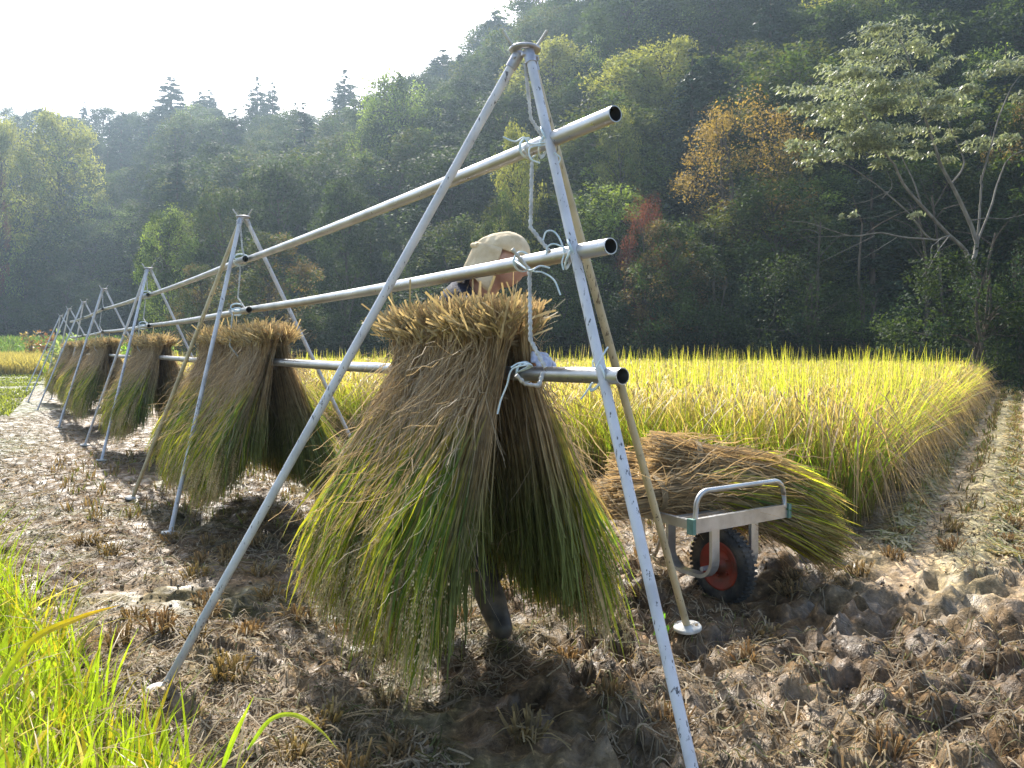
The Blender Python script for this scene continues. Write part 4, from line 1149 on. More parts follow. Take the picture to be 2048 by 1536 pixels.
def build_far_rice():
    rng = np.random.default_rng(22); mb = MB(); N = 26000
    y = rng.uniform(36, 50, N); x = rng.uniform(-.72, -.36, N) * y
    B = np.c_[x, y, height(x, y)]
    c = np.array([.37, .33, .13]) * rng.uniform(.7, 1.25, (N, 1))
    blades(mb, B, rng.uniform(.7, 1.0, N), rng.uniform(.05, .4, N), rng.uniform(0, 6.28, N), rng.uniform(0, .4, N), rng.uniform(.03, .06, N), c * .6, c, c * 1.1, 4, rng)
    tag(mb.build("far_rice_crop", M_rice), "golden strip of rice far beyond the end of the rack", "rice field", kind="stuff")
    mb = MB(); N = 30000
    y = rng.uniform(52, 74, N); x = rng.uniform(-.78, -.30, N) * y
    zb = height(x, y) + 1.7 * sstep(52, 66, y)
    B = np.c_[x, y, zb * .0 + np.minimum(zb, 1.9) - .1]
    c = np.where((rng.uniform(0, 1, N) < .8)[:, None], np.array([.13, .20, .05]), np.array([.2, .2, .09])) * rng.uniform(.7, 1.3, (N, 1))
    blades(mb, B, rng.uniform(.3, .8, N), rng.uniform(.1, .5, N), rng.uniform(0, 6.28, N), rng.uniform(0, .5, N), rng.uniform(.06, .14, N), c * .8, c, c * 1.1, 4, rng)
    tag(mb.build("far_grass_bank", M_grass), "sunlit green grass bank at the foot of the far wooded hill", "grass", kind="stuff")
    gx, gy = np.meshgrid(np.linspace(-62, -10, 40), np.linspace(50, 84, 24))
    Z = height(gx, gy) + 1.7 * sstep(52, 66, gy) - .06 - 2 * sstep(-19, -12, gx)
    n = 40; i = np.arange(23)[:, None] * n + np.arange(n - 1)[None]
    m = MB(); m.add(np.c_[gx.ravel(), gy.ravel(), np.minimum(Z, 1.85).ravel()], np.stack([i, i + 1, i + n + 1, i + n], -1).reshape(-1, 4), None, (.09, .10, .03))
    tag(m.build("far_bank", M_ground), kind="structure")
build_far_rice()

# ------------------------------------------------------------------ bank grass, litter, stubble, small plants
def build_grass():
    rng = np.random.default_rng(33); mb = MB(); N = 11000
    s = rng.uniform(-1.2, 5.6, N); q = np.abs(rng.normal(0, .7, N)) - .10
    p = BANK_P + s[:, None] * BANK_D + q[:, None] * BANK_N
    d = p[:, 1]; a = p[:, 0] / d
    k = (d > .95) & (a > -.9) & (d < 6) & (fbm(p[:, 0] * 2.2, p[:, 1] * 2.2, 2, 81) + .22 * np.clip(1 - np.abs(q - .15) / .35, 0, 1) > .43)
    p = p[k]; N = len(p); q = q[k]
    B = np.c_[p, height(p[:, 0], p[:, 1]) - .01]
    y = rng.uniform(0, 1, N)
    Ct = np.where((y < .52)[:, None], np.array([.33, .42, .045]), np.where((y < .66)[:, None], np.array([.42, .34, .05]), np.array([.44, .35, .19]))) * rng.uniform(.7, 1.2, (N, 1))
    dry = (y >= .68)[:, None]
    H = np.where(y < .68, rng.uniform(.12, .34, N), rng.uniform(.08, .3, N)) * np.clip(1.1 - .1 * np.abs(q), .5, 1) * (1 + .65 * sstep(.6, 2.2, s[k]))
    blades(mb, B, H, np.where(y < .68, rng.uniform(.02, .35, N), rng.uniform(.3, 1.2, N)), rng.uniform(0, 6.28, N), np.where(y < .68, rng.uniform(0, .35, N), rng.uniform(.3, .9, N)),
           np.where(rng.uniform(0, 1, N) < .5, rng.uniform(.008, .015, N), rng.uniform(.003, .006, N)), np.where(dry, Ct * .7, Ct * np.array([.75, .95, 1.0])), Ct, Ct * np.array([1.1, 1.05, 1]), 6, rng)
    # short mat of dry and green grass under the tall blades
    N = 16000; s = rng.uniform(-1.3, 7, N); q = rng.uniform(-.12, 2.6, N) ** 1.0
    p = BANK_P + s[:, None] * BANK_D + q[:, None] * BANK_N
    k = (p[:, 1] > .9) & (p[:, 0] / p[:, 1] > -.9) & (p[:, 0] / p[:, 1] < .1); p = p[k]; N = len(p)
    B = np.c_[p, height(p[:, 0], p[:, 1])]
    gm = sstep(.45, .6, fbm(p[:, 0] * 2, p[:, 1] * 2, 2, 91))[:, None]
    c = (np.array([.15, .20, .04]) * gm + np.array([.36, .28, .15]) * (1 - gm)) * rng.uniform(.6, 1.3, (N, 1))
    blades(mb, B, rng.uniform(.03, .11, N), rng.uniform(.3, 1.6, N), rng.uniform(0, 6.28, N), rng.uniform(.1, .8, N), rng.uniform(.002, .005, N), c * .8, c, c * 1.1, 4, rng)
    tag(mb.build("bank_grass", M_grass), "bright sunlit grass with dry stems on the bank in the lower left corner", "grass", kind="stuff")
    mb = MB(); N = 26000                                      # grass of the levee beyond, along the left
    y = 15 + 24 * rng.uniform(0, 1, N) ** 1.1; a = rng.uniform(-.78, -.40, N); x = a * y
    k = (fbm(x * .5, y * .5, 2, 5) > .36) & (x < -3.4 - .56 * (y - 4)); x, y = x[k], y[k]; N = len(x)
    c = np.array([.22, .235, .07]) * rng.uniform(.6, 1.3, (N, 1))
    blades(mb, np.c_[x, y, height(x, y)], rng.uniform(.04, .13, N), rng.uniform(.1, .8, N), rng.uniform(0, 6.28, N), rng.uniform(0, .6, N), .004 + .0016 * y, c * .8, c, c * 1.15, 4, rng)
    tag(mb.build("levee_grass", M_grass), "low sunlit grass of the levee left of the far tripods", "grass", kind="stuff")
build_grass()

def long_blade(pts, w, c0, c1, name, label, cat):
    p = smooth_path(pts, 22); K = len(p); s = np.linspace(0, 1, K)
    mb = MB(); t = unit(np.gradient(p, axis=0)); sd = unit(np.cross(t, [.2, -1, .3]))
    fold = unit(np.cross(sd, t)) * .25
    C = np.array(c0) * (1 - s[:, None]) + np.array(c1) * s[:, None]; Wd = w * np.clip(np.minimum(s * 4 + .5, (1 - s) * 2.2 + .04), 0, 1)
    for sg in (-1, 1): ribbons(mb, (p + sd * sg * Wd[:, None] * .25)[None], Wd[None] * .5, unit(sd + fold * sg)[None], C[None])
    o = mb.build(name, M_grass, None, p[0]); o.location = p[0]
    return tag(o, label, cat)
long_blade([PX(-20, 1400, 1.7), PX(60, 1285, 1.68), PX(160, 1235, 1.65), PX(240, 1210, 1.62)], .014, (.10, .19, .02), (.52, .30, .03), "grass_blade", "long green grass blade with orange tip, leaning right over the bank", "grass blade")
long_blade([PX(495, 1500, 1.85), PX(540, 1440, 1.84), PX(590, 1430, 1.83), PX(640, 1460, 1.82), PX(676, 1500, 1.8)], .010, (.22, .33, .03), (.34, .33, .08), "grass_blade", "arching pale green blade in front of the mud at the bottom edge", "grass blade")
long_blade([PX(445, 1536, 1.95), PX(470, 1470, 1.94), PX(508, 1392, 1.92)], .013, (.24, .36, .03), (.36, .44, .04), "grass_blade", "upright bright green blade near the white foot plate", "grass blade")

def build_litter():
    rng = np.random.default_rng(44); mb = MB(); N = 60000
    y = 1.7 + 13 * rng.uniform(0, 1, N) ** 2.0; a = rng.uniform(-.75, .75, N); a = np.where(rng.uniform(0, 1, N) < .3, -np.abs(a), a); x = a * y
    den = fbm(x * 1.5, y * 1.5, 3, 51) + .10 * (x < 0)
    e = (x - CORNER[0]) * UR[1] - (y - CORNER[1]) * UR[0]
    k = (den > .40 + .15 * sstep(.7, 1.3, x) * sstep(5.2, 4.2, y)) & (bank_dist(x, y) < .3); x, y = x[k], y[k]; N = len(x)
    K = 5; L = rng.uniform(.03, .11, N) * np.where(rng.uniform(0, 1, N) < .12, 2.6, 1)
    az = rng.uniform(0, 2 * math.pi, N); cv = rng.normal(0, .5, N)
    s = np.linspace(-.5, .5, K)[None]
    P = np.empty((N, K, 3)); ang = az[:, None] + cv[:, None] * s * 2
    P[..., 0] = x[:, None] + np.cos(ang) * s * L[:, None]; P[..., 1] = y[:, None] + np.sin(ang) * s * L[:, None]
    P[..., 2] = height(P[..., 0].ravel(), P[..., 1].ravel()).reshape(N, K) + .003 + .010 * rng.uniform(0, 1, (N, 1)) + .012 * rng.uniform(-.3, 1, (N, K)) * (L[:, None] / .1)
    c = np.where((rng.uniform(0, 1, N) < .7)[:, None], np.array([.33, .27, .18]), np.where((rng.uniform(0, 1, N) < .6)[:, None], np.array([.20, .145, .08]), np.array([.16, .17, .06]))) * rng.uniform(.5, 1.25, (N, 1))
    sd = np.stack([-np.sin(az), np.cos(az), rng.normal(0, .5, N)], 1)
    ribbons(mb, P, np.full((N, K), 1.0) * rng.uniform(.0025, .0065, (N, 1)) * np.clip(y[:, None] / 4, 1, 2), unit(sd), np.repeat(c[:, None], K, 1))
    tag(mb.build("straw_litter", M_straw), "loose bits of straw scattered on the muddy field", "straw", kind="stuff")
    # chopped straw left in rows on the harvested strip
    mb = MB(); N = 42000
    t = 22 * rng.uniform(0, 1, N) ** 1.5; e = .62 * (rng.integers(0, 9, N) + .25 + rng.normal(0, .075, N)) + .15
    p = CORNER + e[:, None] * np.array([UR[1], -UR[0]]) + (t - .3)[:, None] * UR
    x, y = p[:, 0], p[:, 1]; K = 3; L = rng.uniform(.05, .16, N); az = rng.uniform(0, 6.28, N); s = np.linspace(-.5, .5, K)[None]
    P = np.stack([x[:, None] + np.cos(az)[:, None] * s * L[:, None], y[:, None] + np.sin(az)[:, None] * s * L[:, None], np.zeros((N, K))], -1)
    P[..., 2] = height(P[..., 0].ravel(), P[..., 1].ravel()).reshape(N, K) + rng.uniform(.004, .03, (N, 1))
    c = np.where((rng.uniform(0, 1, N) < .75)[:, None], np.array([.50, .44, .27]), np.array([.30, .31, .11])) * rng.uniform(.6, 1.25, (N, 1))
    ribbons(mb, P, np.ones((1, K)) * (.005 + .0011 * y)[:, None], unit(np.stack([-np.sin(az), np.cos(az), rng.normal(0, .5, N)], 1)), np.repeat(c[:, None], K, 1))
    tag(mb.build("straw_rows", M_straw), "pale chopped straw lying in rows along the harvested strip", "straw", kind="stuff")
    # crumbs and clods of mud
    mb = MB(); N = 9000
    y = 1.8 + 5.5 * rng.uniform(0, 1, N) ** 1.6; x = rng.uniform(-.72, .72, N) * y
    k = (fbm(x * 2.2, y * 2.2, 2, 66) > .44) & (bank_dist(x, y) < 0); x, y = x[k], y[k]
    z = height(x, y)
    ico = np.array([[0, 0, 1], [.89, 0, .45], [.28, .85, .45], [-.72, .53, .45], [-.72, -.53, .45], [.28, -.85, .45], [.72, .53, -.45], [-.28, .85, -.45], [-.89, 0, -.45], [-.28, -.85, -.45], [.72, -.53, -.45], [0, 0, -1]])
    tri = np.array([[0, 1, 2], [0, 2, 3], [0, 3, 4], [0, 4, 5], [0, 5, 1], [1, 6, 2], [2, 7, 3], [3, 8, 4], [4, 9, 5], [5, 10, 1], [6, 7, 2], [7, 8, 3], [8, 9, 4], [9, 10, 5], [10, 6, 1], [6, 11, 7], [7, 11, 8], [8, 11, 9], [9, 11, 10], [10, 11, 6]])
    n = len(x); r = rng.uniform(.003, .010, (n, 1, 1)) * np.where(rng.uniform(0, 1, (n, 1, 1)) < .08, 2.0, 1)
    V = ico[None] * r * rng.uniform(.6, 1.3, (n, 12, 1)) * rng.uniform(.7, 1.3, (n, 1, 3)); V = V + np.stack([x, y, z + .002], 1)[:, None]
    T = (tri[None] + (np.arange(n) * 12)[:, None, None]).reshape(-1, 3)
    mb.add(V, None, T, np.repeat((np.array([.15, .118, .08]) * rng.uniform(.7, 1.6, (n, 1)))[:, None], 12, 1).reshape(-1, 3))
    tag(mb.build("mud_crumbs", M_ground), "small crumbs of mud lying all over the wet field", "mud", kind="stuff")
build_litter()

def tuft_mesh(seed, n=26, dry=.5):
    rng = np.random.default_rng(seed); mb = MB(); az = rng.uniform(0, 6.28, n); r = .042 * np.sqrt(rng.uniform(0, 1, n))
    b = np.stack([np.cos(az) * r, np.sin(az) * r, np.full(n, -.03)], 1)
    h = rng.uniform(.09, .145, n); le = rng.normal(0, .018, (n, 2)) + b[:, :2] * .5
    P = b[:, None] + np.stack([le[:, 0:1] * np.linspace(0, 1, 4), le[:, 1:2] * np.linspace(0, 1, 4), h[:, None] * np.linspace(0, 1, 4)[None]], -1)
    base = np.array([.23, .16, .085]) * dry + np.array([.27, .23, .09]) * (1 - dry)
    C = np.repeat((base * rng.uniform(.6, 1.4, (n, 1)))[:, None], 4, 1) * np.array([.7, .9, 1.1, 1.5])[None, :, None]
    for k in range(2): ribbons(mb, P, np.full((n, 4), .0065), perp_side(P, rng), C)
    m = 26; p0 = b[rng.integers(0, n, m)]; aa = rng.uniform(0, 6.28, m); s = np.linspace(0, 1, 5); L = rng.uniform(.06, .16, m)
    P = p0[:, None] + np.stack([np.cos(aa)[:, None] * s * L[:, None], np.sin(aa)[:, None] * s * L[:, None], (.03 + rng.uniform(.03, .08, (m, 1)) * np.sin(s * 2.6)[None])], -1)
    ribbons(mb, P, np.full((m, 5), .005), perp_side(P, rng), np.repeat((np.array([.30, .23, .12]) * rng.uniform(.6, 1.2, (m, 1)))[:, None], 5, 1))
    return mb.mesh("rice_stubble", M_straw)
TUFT = [tuft_mesh(s, 30, d) for s, d in ((1, .9), (2, .7), (3, .4), (4, 1.0))]
def build_stubble():
    rng = np.random.default_rng(55); pts = []
    e2 = UR; e1 = np.array([UR[1], -UR[0]])
    for i in range(-26, 26):
        for j in range(-60, 120):
            p = CORNER + e1 * (i * .31) + e2 * (j * .21) + rng.normal(0, .035, 2)
            if p[1] < 2.0 or p[1] > 26 or abs(p[0] / p[1]) > .72: continue
            e = (p - CORNER) @ e1; f = (p - CORNER) @ np.array([UF[1], -UF[0]])
            inside = ((p - CORNER) @ np.linalg.inv(np.stack([UF, UR]))) if True else None
            if inside[0] > -.1 and inside[1] > -.1: continue
            if bank_dist(p[0], p[1]) > -.1 or p[0] < -2.2 - .6 * (p[1] - 4): continue
            if p[1] > 12 and inside[0] > 0: continue
            if p[0] > .4 and p[1] < 4.6 and rng.uniform() < .74: continue
            if rng.uniform() < (.5 if p[1] < 8 else .25): continue
            if min(math.hypot(p[0] - f[0], p[1] - f[1]) for t in FEET[:3] for f in t) < .22: continue
            if math.hypot(p[0] - 1.05, p[1] - 4.0) < .35 or math.hypot(p[0] + .1, p[1] - 3.45) < .2: continue
            pts.append(p)
    pts.sort(key=lambda q: q[1])
    near = pts[:90]; far = pts[90:]
    for k, p in enumerate(near):
        o = bpy.data.objects.new("rice_stubble", TUFT[k % 4]); COL.objects.link(o)
        o.location = (p[0], p[1], float(height(np.array([p[0]]), np.array([p[1]]))[0]) + .005)
        o.rotation_euler = (rng.normal(0, .12), rng.normal(0, .12), rng.uniform(0, 6.28)); o.scale = (rng.uniform(.8, 1.3),) * 2 + (rng.uniform(.35, .8),)
        tag(o, "short cut rice stubble tuft standing in the mud near the rack", "stubble", "rice stubble tufts in the muddy field")
    P = np.array(far); n = 12; N = len(P) * n; i = np.repeat(np.arange(len(P)), n); mb = MB()
    B = np.c_[P[i] + rng.normal(0, .03, (N, 2)), height(P[i, 0], P[i, 1]) - .01]
    c = np.array([.25, .19, .085]) * rng.uniform(.6, 1.3, (N, 1)); c[rng.uniform(0, 1, N) < .35] = np.array([.20, .23, .06])
    blades(mb, B, rng.uniform(.05, .12, N), rng.uniform(0, .5, N), rng.uniform(0, 6.28, N), rng.uniform(0, .2, N), .006 + .0011 * P[i, 1], c * .7, c, c * 1.3, 3, rng)
    tag(mb.build("stubble_rows", M_straw), "far rows of cut rice stubble in the harvested strip and beyond", "stubble", kind="stuff")
build_stubble()

def weed(loc, n, h, label, c=(.12, .26, .03), name="weed", spread=.06, leaf=.03):
    rng = np.random.default_rng(int(abs(loc[0]) * 1000) + n); root = tag(empty(name, loc), label, "weed")
    st, lf = MB(), MB()
    for k in range(max(3, n // 4)):
        az = rng.uniform(0, 6.28); tip = np.array([math.cos(az) * spread * rng.uniform(.3, 1), math.sin(az) * spread * rng.uniform(.3, 1), h * rng.uniform(.6, 1)])
        p = smooth_path([(0, 0, -.02), tip * [.3, .3, .55], tip], 8); tube(st, p, np.linspace(.0022, .0012, len(p)) * (1 + leaf * 8), 5, (.14, .2, .05))
        m = max(3, n // 3); f = rng.integers(2, len(p), m)
        A = unit(rng.normal(0, 1, (m, 3)) + [0, 0, .3]) * leaf * rng.uniform(.6, 1.1, (m, 1)); B = unit(np.cross(A, rng.normal(size=(m, 3)))) * leaf * .42
        leaves(lf, p[f] + A, A, B, np.array(c) * rng.uniform(.7, 1.5, (m, 1)))
    st.build("stem", M_grass, root); lf.build("foliage", M_grass, root)
weed(tuple(PX(1332, 1275, 3.38) * [1, 1, 0]), 12, .12, "small bright green weed at the foot of the cream tripod leg")
for k, (x, y, d, h, c) in enumerate([(118, 690, 30, 1.5, (.3, .33, .22)), (140, 690, 31, 1.9, (.28, .34, .22)), (255, 690, 33, 1.9, (.2, .32, .06)), (60, 690, 48, 2.0, (.3, .2, .12)), (90, 690, 47, 2.2, (.26, .12, .08)), (330, 695, 34, 1.6, (.2, .26, .1))]):
    p = PX(x, y, d); z = float(height(np.array([p[0]]), np.array([p[1]]))[0])
    weed((p[0], p[1], z), 60, h, ["tall pale weed behind the farthest tripods, left one", "tall pale weed behind the farthest tripods, right one", "leafy green weed rising behind the fourth tripod",
         "brownish weed at the edge of the far golden strip", "reddish weed at the edge of the far golden strip", "grey green weed behind the third straw clump"][k], c, "tall_weed", .7, .12)

# ------------------------------------------------------------------ trees
def limb(mb, a, b, r0, r1, rng, sides=6, sag=.08, C=(.1, .08, .06), n=8):
    a, b = np.asarray(a, float), np.asarray(b, float); L = np.linalg.norm(b - a)
    p = smooth_path([a, a + (b - a) * .35 + rng.normal(0, .05 * L, 3) + [0, 0, sag * L], a + (b - a) * .7 + rng.normal(0, .04 * L, 3) + [0, 0, sag * .6 * L], b], n)
    tube(mb, p, np.linspace(r0, r1, len(p)), sides, C)
    return p

def broadleaf(seed, H=10.0, R=3.2, base=.25, clumps=60, per=150, size=.13, cols=((.07, .11, .025),), top=None, stems=1, flat=.6, droop=.2, mat=None, bark=None):
    """one tree H metres tall: forked trunk with limbs and a ragged crown of leaf clumps"""
    rng = np.random.default_rng(seed); tr, cr = MB(), MB()
    zc = H * (base + 1) / 2; hz = H * (1 - base) / 2
    an = rng.uniform(0, 2 * math.pi, clumps); cz = rng.uniform(-1, .97, clumps)
    prof = np.sqrt(np.clip(1 - (cz * .98 - .0) ** 2, 0, 1)) * (1 - .18 * cz)
    rr = R * prof * rng.uniform(.35, 1.08, clumps) ** .6 * (1 + .25 * np.sin(an * 3 + seed) * rng.uniform(0, 1, clumps))
    cen = np.stack([np.cos(an) * rr, np.sin(an) * rr, zc + hz * cz * .93], 1)
    for k in range(stems):
        q = rng.uniform(0, 6.28); foot = np.array([math.cos(q), math.sin(q), 0]) * (.25 if stems > 1 else 0)
        topp = np.array([math.cos(q) * R * .35 * (stems > 1) + rng.normal(0, .3), math.sin(q) * R * .35 * (stems > 1) + rng.normal(0, .3), H * .86])
        tp = limb(tr, foot - [0, 0, .4], topp, .018 * H + .03, .012 * H ** .5, rng, 8, 0, n=14)
        for c in cen[rng.permutation(clumps)[:max(10, clumps // (2 * stems))]]:
            zz = np.clip(c[2] - rng.uniform(.12, .35) * H * .6, H * .12, H * .8); i = np.argmin(np.abs(tp[:, 2] - zz))
            limb(tr, tp[i], c, .0065 * H * (1 - .55 * i / len(tp)), .012, rng, 5)
    N = clumps * per; i = np.repeat(np.arange(clumps), per)
    cs = R * rng.uniform(.16, .36, clumps)
    o = unit(rng.normal(0, 1, (N, 3))) * (rng.uniform(0, 1, (N, 1)) ** .42 * rng.uniform(.85, 1.12, (N, 1))) * cs[i][:, None] * [1, 1, flat * 1.15]
    P = cen[i] + o
    P[:, 2] -= droop * np.linalg.norm(o[:, :2], axis=1)
    A = unit(np.stack([rng.normal(0, 1, N), rng.normal(0, 1, N), rng.normal(-.25, .5, N)], 1)); nrm = unit(np.stack([rng.normal(0, .45, N), rng.normal(0, .45, N), np.ones(N)], 1) + .7 * o / cs[i][:, None])
    Bv = unit(np.cross(A, nrm)); sz = size * rng.uniform(.6, 1.3, (N, 1))
    cols = np.array(cols); tone = rng.uniform(.72, 1.3, clumps)
    C = cols[rng.integers(0, len(cols), clumps)][i] * tone[i][:, None] * rng.uniform(.75, 1.3, (N, 1))
    if top is not None:
        w = sstep(.15, .75, (P[:, 2] - H * base) / (H * (1 - base)) + .25 * rng.normal(0, 1, clumps)[i])[:, None]
        C = C * (1 - w) + np.array(top) * rng.uniform(.7, 1.3, (N, 1)) * w
    leaves(cr, P, A * sz * .5, Bv * sz * .28, C)
    return tr.mesh("trunk", bark or M_bark), cr.mesh("crown", mat or M_leaf), H

def conifer(seed, H=14.0, R=2.3, base=.12, n=2600, col=(.035, .06, .028), ragged=.25):
    rng = np.random.default_rng(seed); tr, cr = MB(), MB()
    tube(tr, np.array([[0, 0, -.4], [.05, 0, H * .5], [0, 0, H * .98]]), [.017 * H, .010 * H, .015], 8)
    nb = 190; z = base + (1 - base) * np.sort(rng.uniform(0, 1, nb)) ** .9; an = rng.uniform(0, 6.28, nb)
    L = R * (1 - z) ** .72 * rng.uniform(1 - ragged * 1.6, 1 + ragged * .5, nb) + .12
    d = np.stack([np.cos(an), np.sin(an)], 1)
    for k in range(0, nb, 4):
        p = np.array([[0, 0, z[k] * H], [d[k, 0] * L[k] * .5, d[k, 1] * L[k] * .5, z[k] * H + L[k] * .12], [d[k, 0] * L[k] * .9, d[k, 1] * L[k] * .9, z[k] * H - L[k] * .02]]); tube(tr, p, [.035, .02, .008], 4)
    m = n * 4 // nb; N = nb * m; i = np.repeat(np.arange(nb), m); f = rng.uniform(.12, 1, N) ** .7
    P = np.stack([d[i, 0] * L[i] * f, d[i, 1] * L[i] * f, z[i] * H + L[i] * (.22 * f - .34 * f * f)], 1) + rng.normal(0, 1, (N, 3)) * (.02 + .14 * L[i] * f)[:, None] * [1, 1, .55]
    A = unit(np.stack([d[i, 0] + rng.normal(0, .7, N), d[i, 1] + rng.normal(0, .7, N), rng.normal(-.1, .45, N)], 1)); Bv = unit(np.cross(A, rng.normal(size=(N, 3))))
    sz = rng.uniform(.16, .36, (N, 1)) * (H / 14) * (.35 + .65 * np.minimum(1, (1 - z[i]) * 3))[:, None]
    C = np.array(col) * rng.uniform(.6, 1.35, nb)[i][:, None] * rng.uniform(.75, 1.3, (N, 1))
    leaves(cr, P, A * sz * .6, Bv * sz * .26, C)
    return tr.mesh("trunk", M_bark), cr.mesh("crown", M_cedar), H

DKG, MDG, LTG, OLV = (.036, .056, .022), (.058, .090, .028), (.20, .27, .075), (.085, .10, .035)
YLW, ORG, RED, BRO = (.29, .30, .09), (.25, .15, .06), (.17, .055, .05), (.17, .125, .06)
TREE = {
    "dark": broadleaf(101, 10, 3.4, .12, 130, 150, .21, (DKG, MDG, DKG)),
    "mid": broadleaf(102, 10, 3.3, .15, 120, 150, .21, (MDG, OLV, MDG)),
    "light": broadleaf(103, 10, 3.1, .12, 110, 150, .20, (LTG, MDG, LTG)),
    "yellow": broadleaf(104, 10, 3.4, .15, 110, 150, .20, (OLV, LTG), YLW),
    "brown": broadleaf(105, 10, 3.3, .2, 110, 140, .20, (BRO, OLV, MDG)),
    "orange": broadleaf(106, 10, 3.4, .25, 85, 190, .14, (OLV, BRO, MDG), (.30, .21, .075), stems=4),
    "red": broadleaf(107, 10, 3.2, .2, 70, 180, .13, (RED, (.22, .07, .05), RED)),
    "shrub": broadleaf(108, 4, 2.6, .02, 60, 200, .12, (DKG, MDG, (.03, .055, .03)), stems=3),
    "airy": broadleaf(109, 10, 3.6, .15, 60, 110, .16, (MDG, LTG), stems=2, flat=.4),
    "cedar": conifer(111, 14, 2.5), "cedar2": conifer(112, 14, 2.1, .10, 2400, (.030, .055, .030), .4), "cedar3": conifer(113, 14, 3.0, .06, 2800, (.045, .065, .03), .35),
}
NAMES = {"dark": "broadleaf_tree", "mid": "broadleaf_tree", "light": "broadleaf_tree", "yellow": "autumn_tree", "brown": "autumn_tree", "orange": "autumn_tree", "red": "maple_tree",
         "shrub": "shrub", "airy": "broadleaf_tree", "cedar": "cedar_tree", "cedar2": "cedar_tree", "cedar3": "cedar_tree"}
_tr = np.random.default_rng(77)
def put_tree(kind, X, Y, zb, H, wid, label, group=None, rz=None):
    tm, cm, h0 = TREE[kind]
    root = empty(NAMES[kind], (X, Y, zb), _tr.uniform(0, 6.28) if rz is None else rz)
    k = H / h0; root.scale = (k * wid, k * wid, k)
    for nm, me in (("trunk", tm), ("crown", cm)):
        o = bpy.data.objects.new(nm, me); COL.objects.link(o); o.parent = root
    return tag(root, label, "shrub" if kind == "shrub" else "tree", group)

def tree_px(kind, x, ytop, Y, wpx, label, ybase=None, lean=None):
    """a tree at depth Y whose top stands at photograph pixel (x, ytop), about wpx wide"""
    X = (x - 1024) / F * Y
    zb = max(0.0, float(hill_z(X, Y))) if Y > 26 else 0.0
    if ybase is not None: zb = CAMH + (HZ - ybase) / F * Y
    H = CAMH + (HZ - ytop) / F * Y - zb
    tm, cm, h0 = TREE[kind]; w0 = {"shrub": 5.4, "cedar": 5.0, "cedar2": 4.2, "cedar3": 6.0}.get(kind, 7.2)
    wid = (wpx / F * Y) / (w0 * H / h0)
    return put_tree(kind, X, Y, zb - .15, H, wid, label)

# the trees one can tell apart
tree_px("light", 335, 400, 47, 150, "bright leafed tree at the left end of the near woods")
tree_px("mid", 440, 362, 50, 170, "leafy green tree rising just left of the second tripod head")
tree_px("dark", 560, 318, 52, 200, "dark leafy tree above the upper pole, behind the second tripod")
tree_px("dark", 690, 345, 46, 170, "dark tree with yellow flecks under the middle of the topmost pole")
tree_px("light", 790, 128, 66, 190, "tall pale green tree standing out on the hill left of the nearest tripod head")
tree_px("airy", 735, 225, 62, 110, "lower pale green tree leaning left beside the tall pale green one")
tree_px("brown", 545, 455, 38, 210, "golden brown bushy tree right behind the second tripod legs")
tree_px("brown", 400, 520, 40, 120, "small tan bushy tree left of the second tripod legs")
tree_px("yellow", 1035, 235, 40, 120, "yellow green tree behind the nearest tripod head and topmost pole")
tree_px("mid", 1000, 380, 37, 130, "sparse green tree behind the cap of the person")
tree_px("yellow", 1335, 70, 50, 250, "big yellow green tree above the open end of the topmost pole")
tree_px("yellow", 1235, 205, 42, 110, "narrow yellow green tree touching the open end of the topmost pole")
tree_px("mid", 1440, -60, 62, 240, "tall mid green tree high on the hill near the top edge")
tree_px("airy", 1215, 60, 58, 150, "airy tree with slanting sprays left of the big yellow green tree")
tree_px("orange", 1490, 178, 36, 290, "orange topped tree with several bare stems, left of the silvery tree")
tree_px("red", 1290, 365, 33, 110, "small dull red maple behind the open end of the middle pole")
tree_px("red", 1262, -25, 68, 70, "red crown at the top edge on the dark hillside")
tree_px("brown", 1340, 430, 32, 200, "dark brown leaved tree at the field edge right of the red maple")
tree_px("dark", 1590, 20, 52, 260, "dark green tree on the slope behind the orange topped tree")
tree_px("mid", 1760, -80, 58, 300, "broad dim green tree on the slope above the silvery tree")
tree_px("light", 1985, 80, 40, 200, "bright green tree behind the right side of the silvery tree")
tree_px("brown", 2050, 190, 33, 180, "brownish dim tree at the right edge of the woods")
tree_px("yellow", 120, 215, 92, 190, "yellow crowned tree among the hazy far trees on the left")
tree_px("yellow", 10, 225, 88, 130, "pale yellow tree at the left edge of the hazy far hill")
tree_px("red", -10, 285, 84, 60, "reddish tree low at the left edge of the hazy far hill")
for k, (x, y, Y, w, lab) in enumerate([(1440, 520, 31, 230, "dark shrub at the field edge under the orange topped tree"), (1590, 500, 29, 260, "dark green shrub left of the silvery tree trunk"),
        (1300, 540, 32, 220, "dark shrub at the field edge under the red maple"), (1925, 490, 22.5, 300, "dark leafy shrub in front of the silvery tree trunk"), (2070, 470, 22, 220, "dark shrub at the right edge of the picture"),
        (1150, 530, 34, 250, "dark shrub behind the low pole end at the field edge"), (1010, 540, 36, 220, "dark shrub at the field edge behind the person"), (1720, 560, 28, 220, "dim shrub in the shade between the trunks at the field edge"),
        (860, 560, 38, 260, "dark shrub at the field edge left of the person"), (700, 560, 40, 240, "dark shrub at the field edge behind the near tripod leg"), (560, 590, 42, 200, "dark shrub behind the second tripod at the field edge")]):
    tree_px("shrub", x, y, Y, w, lab)

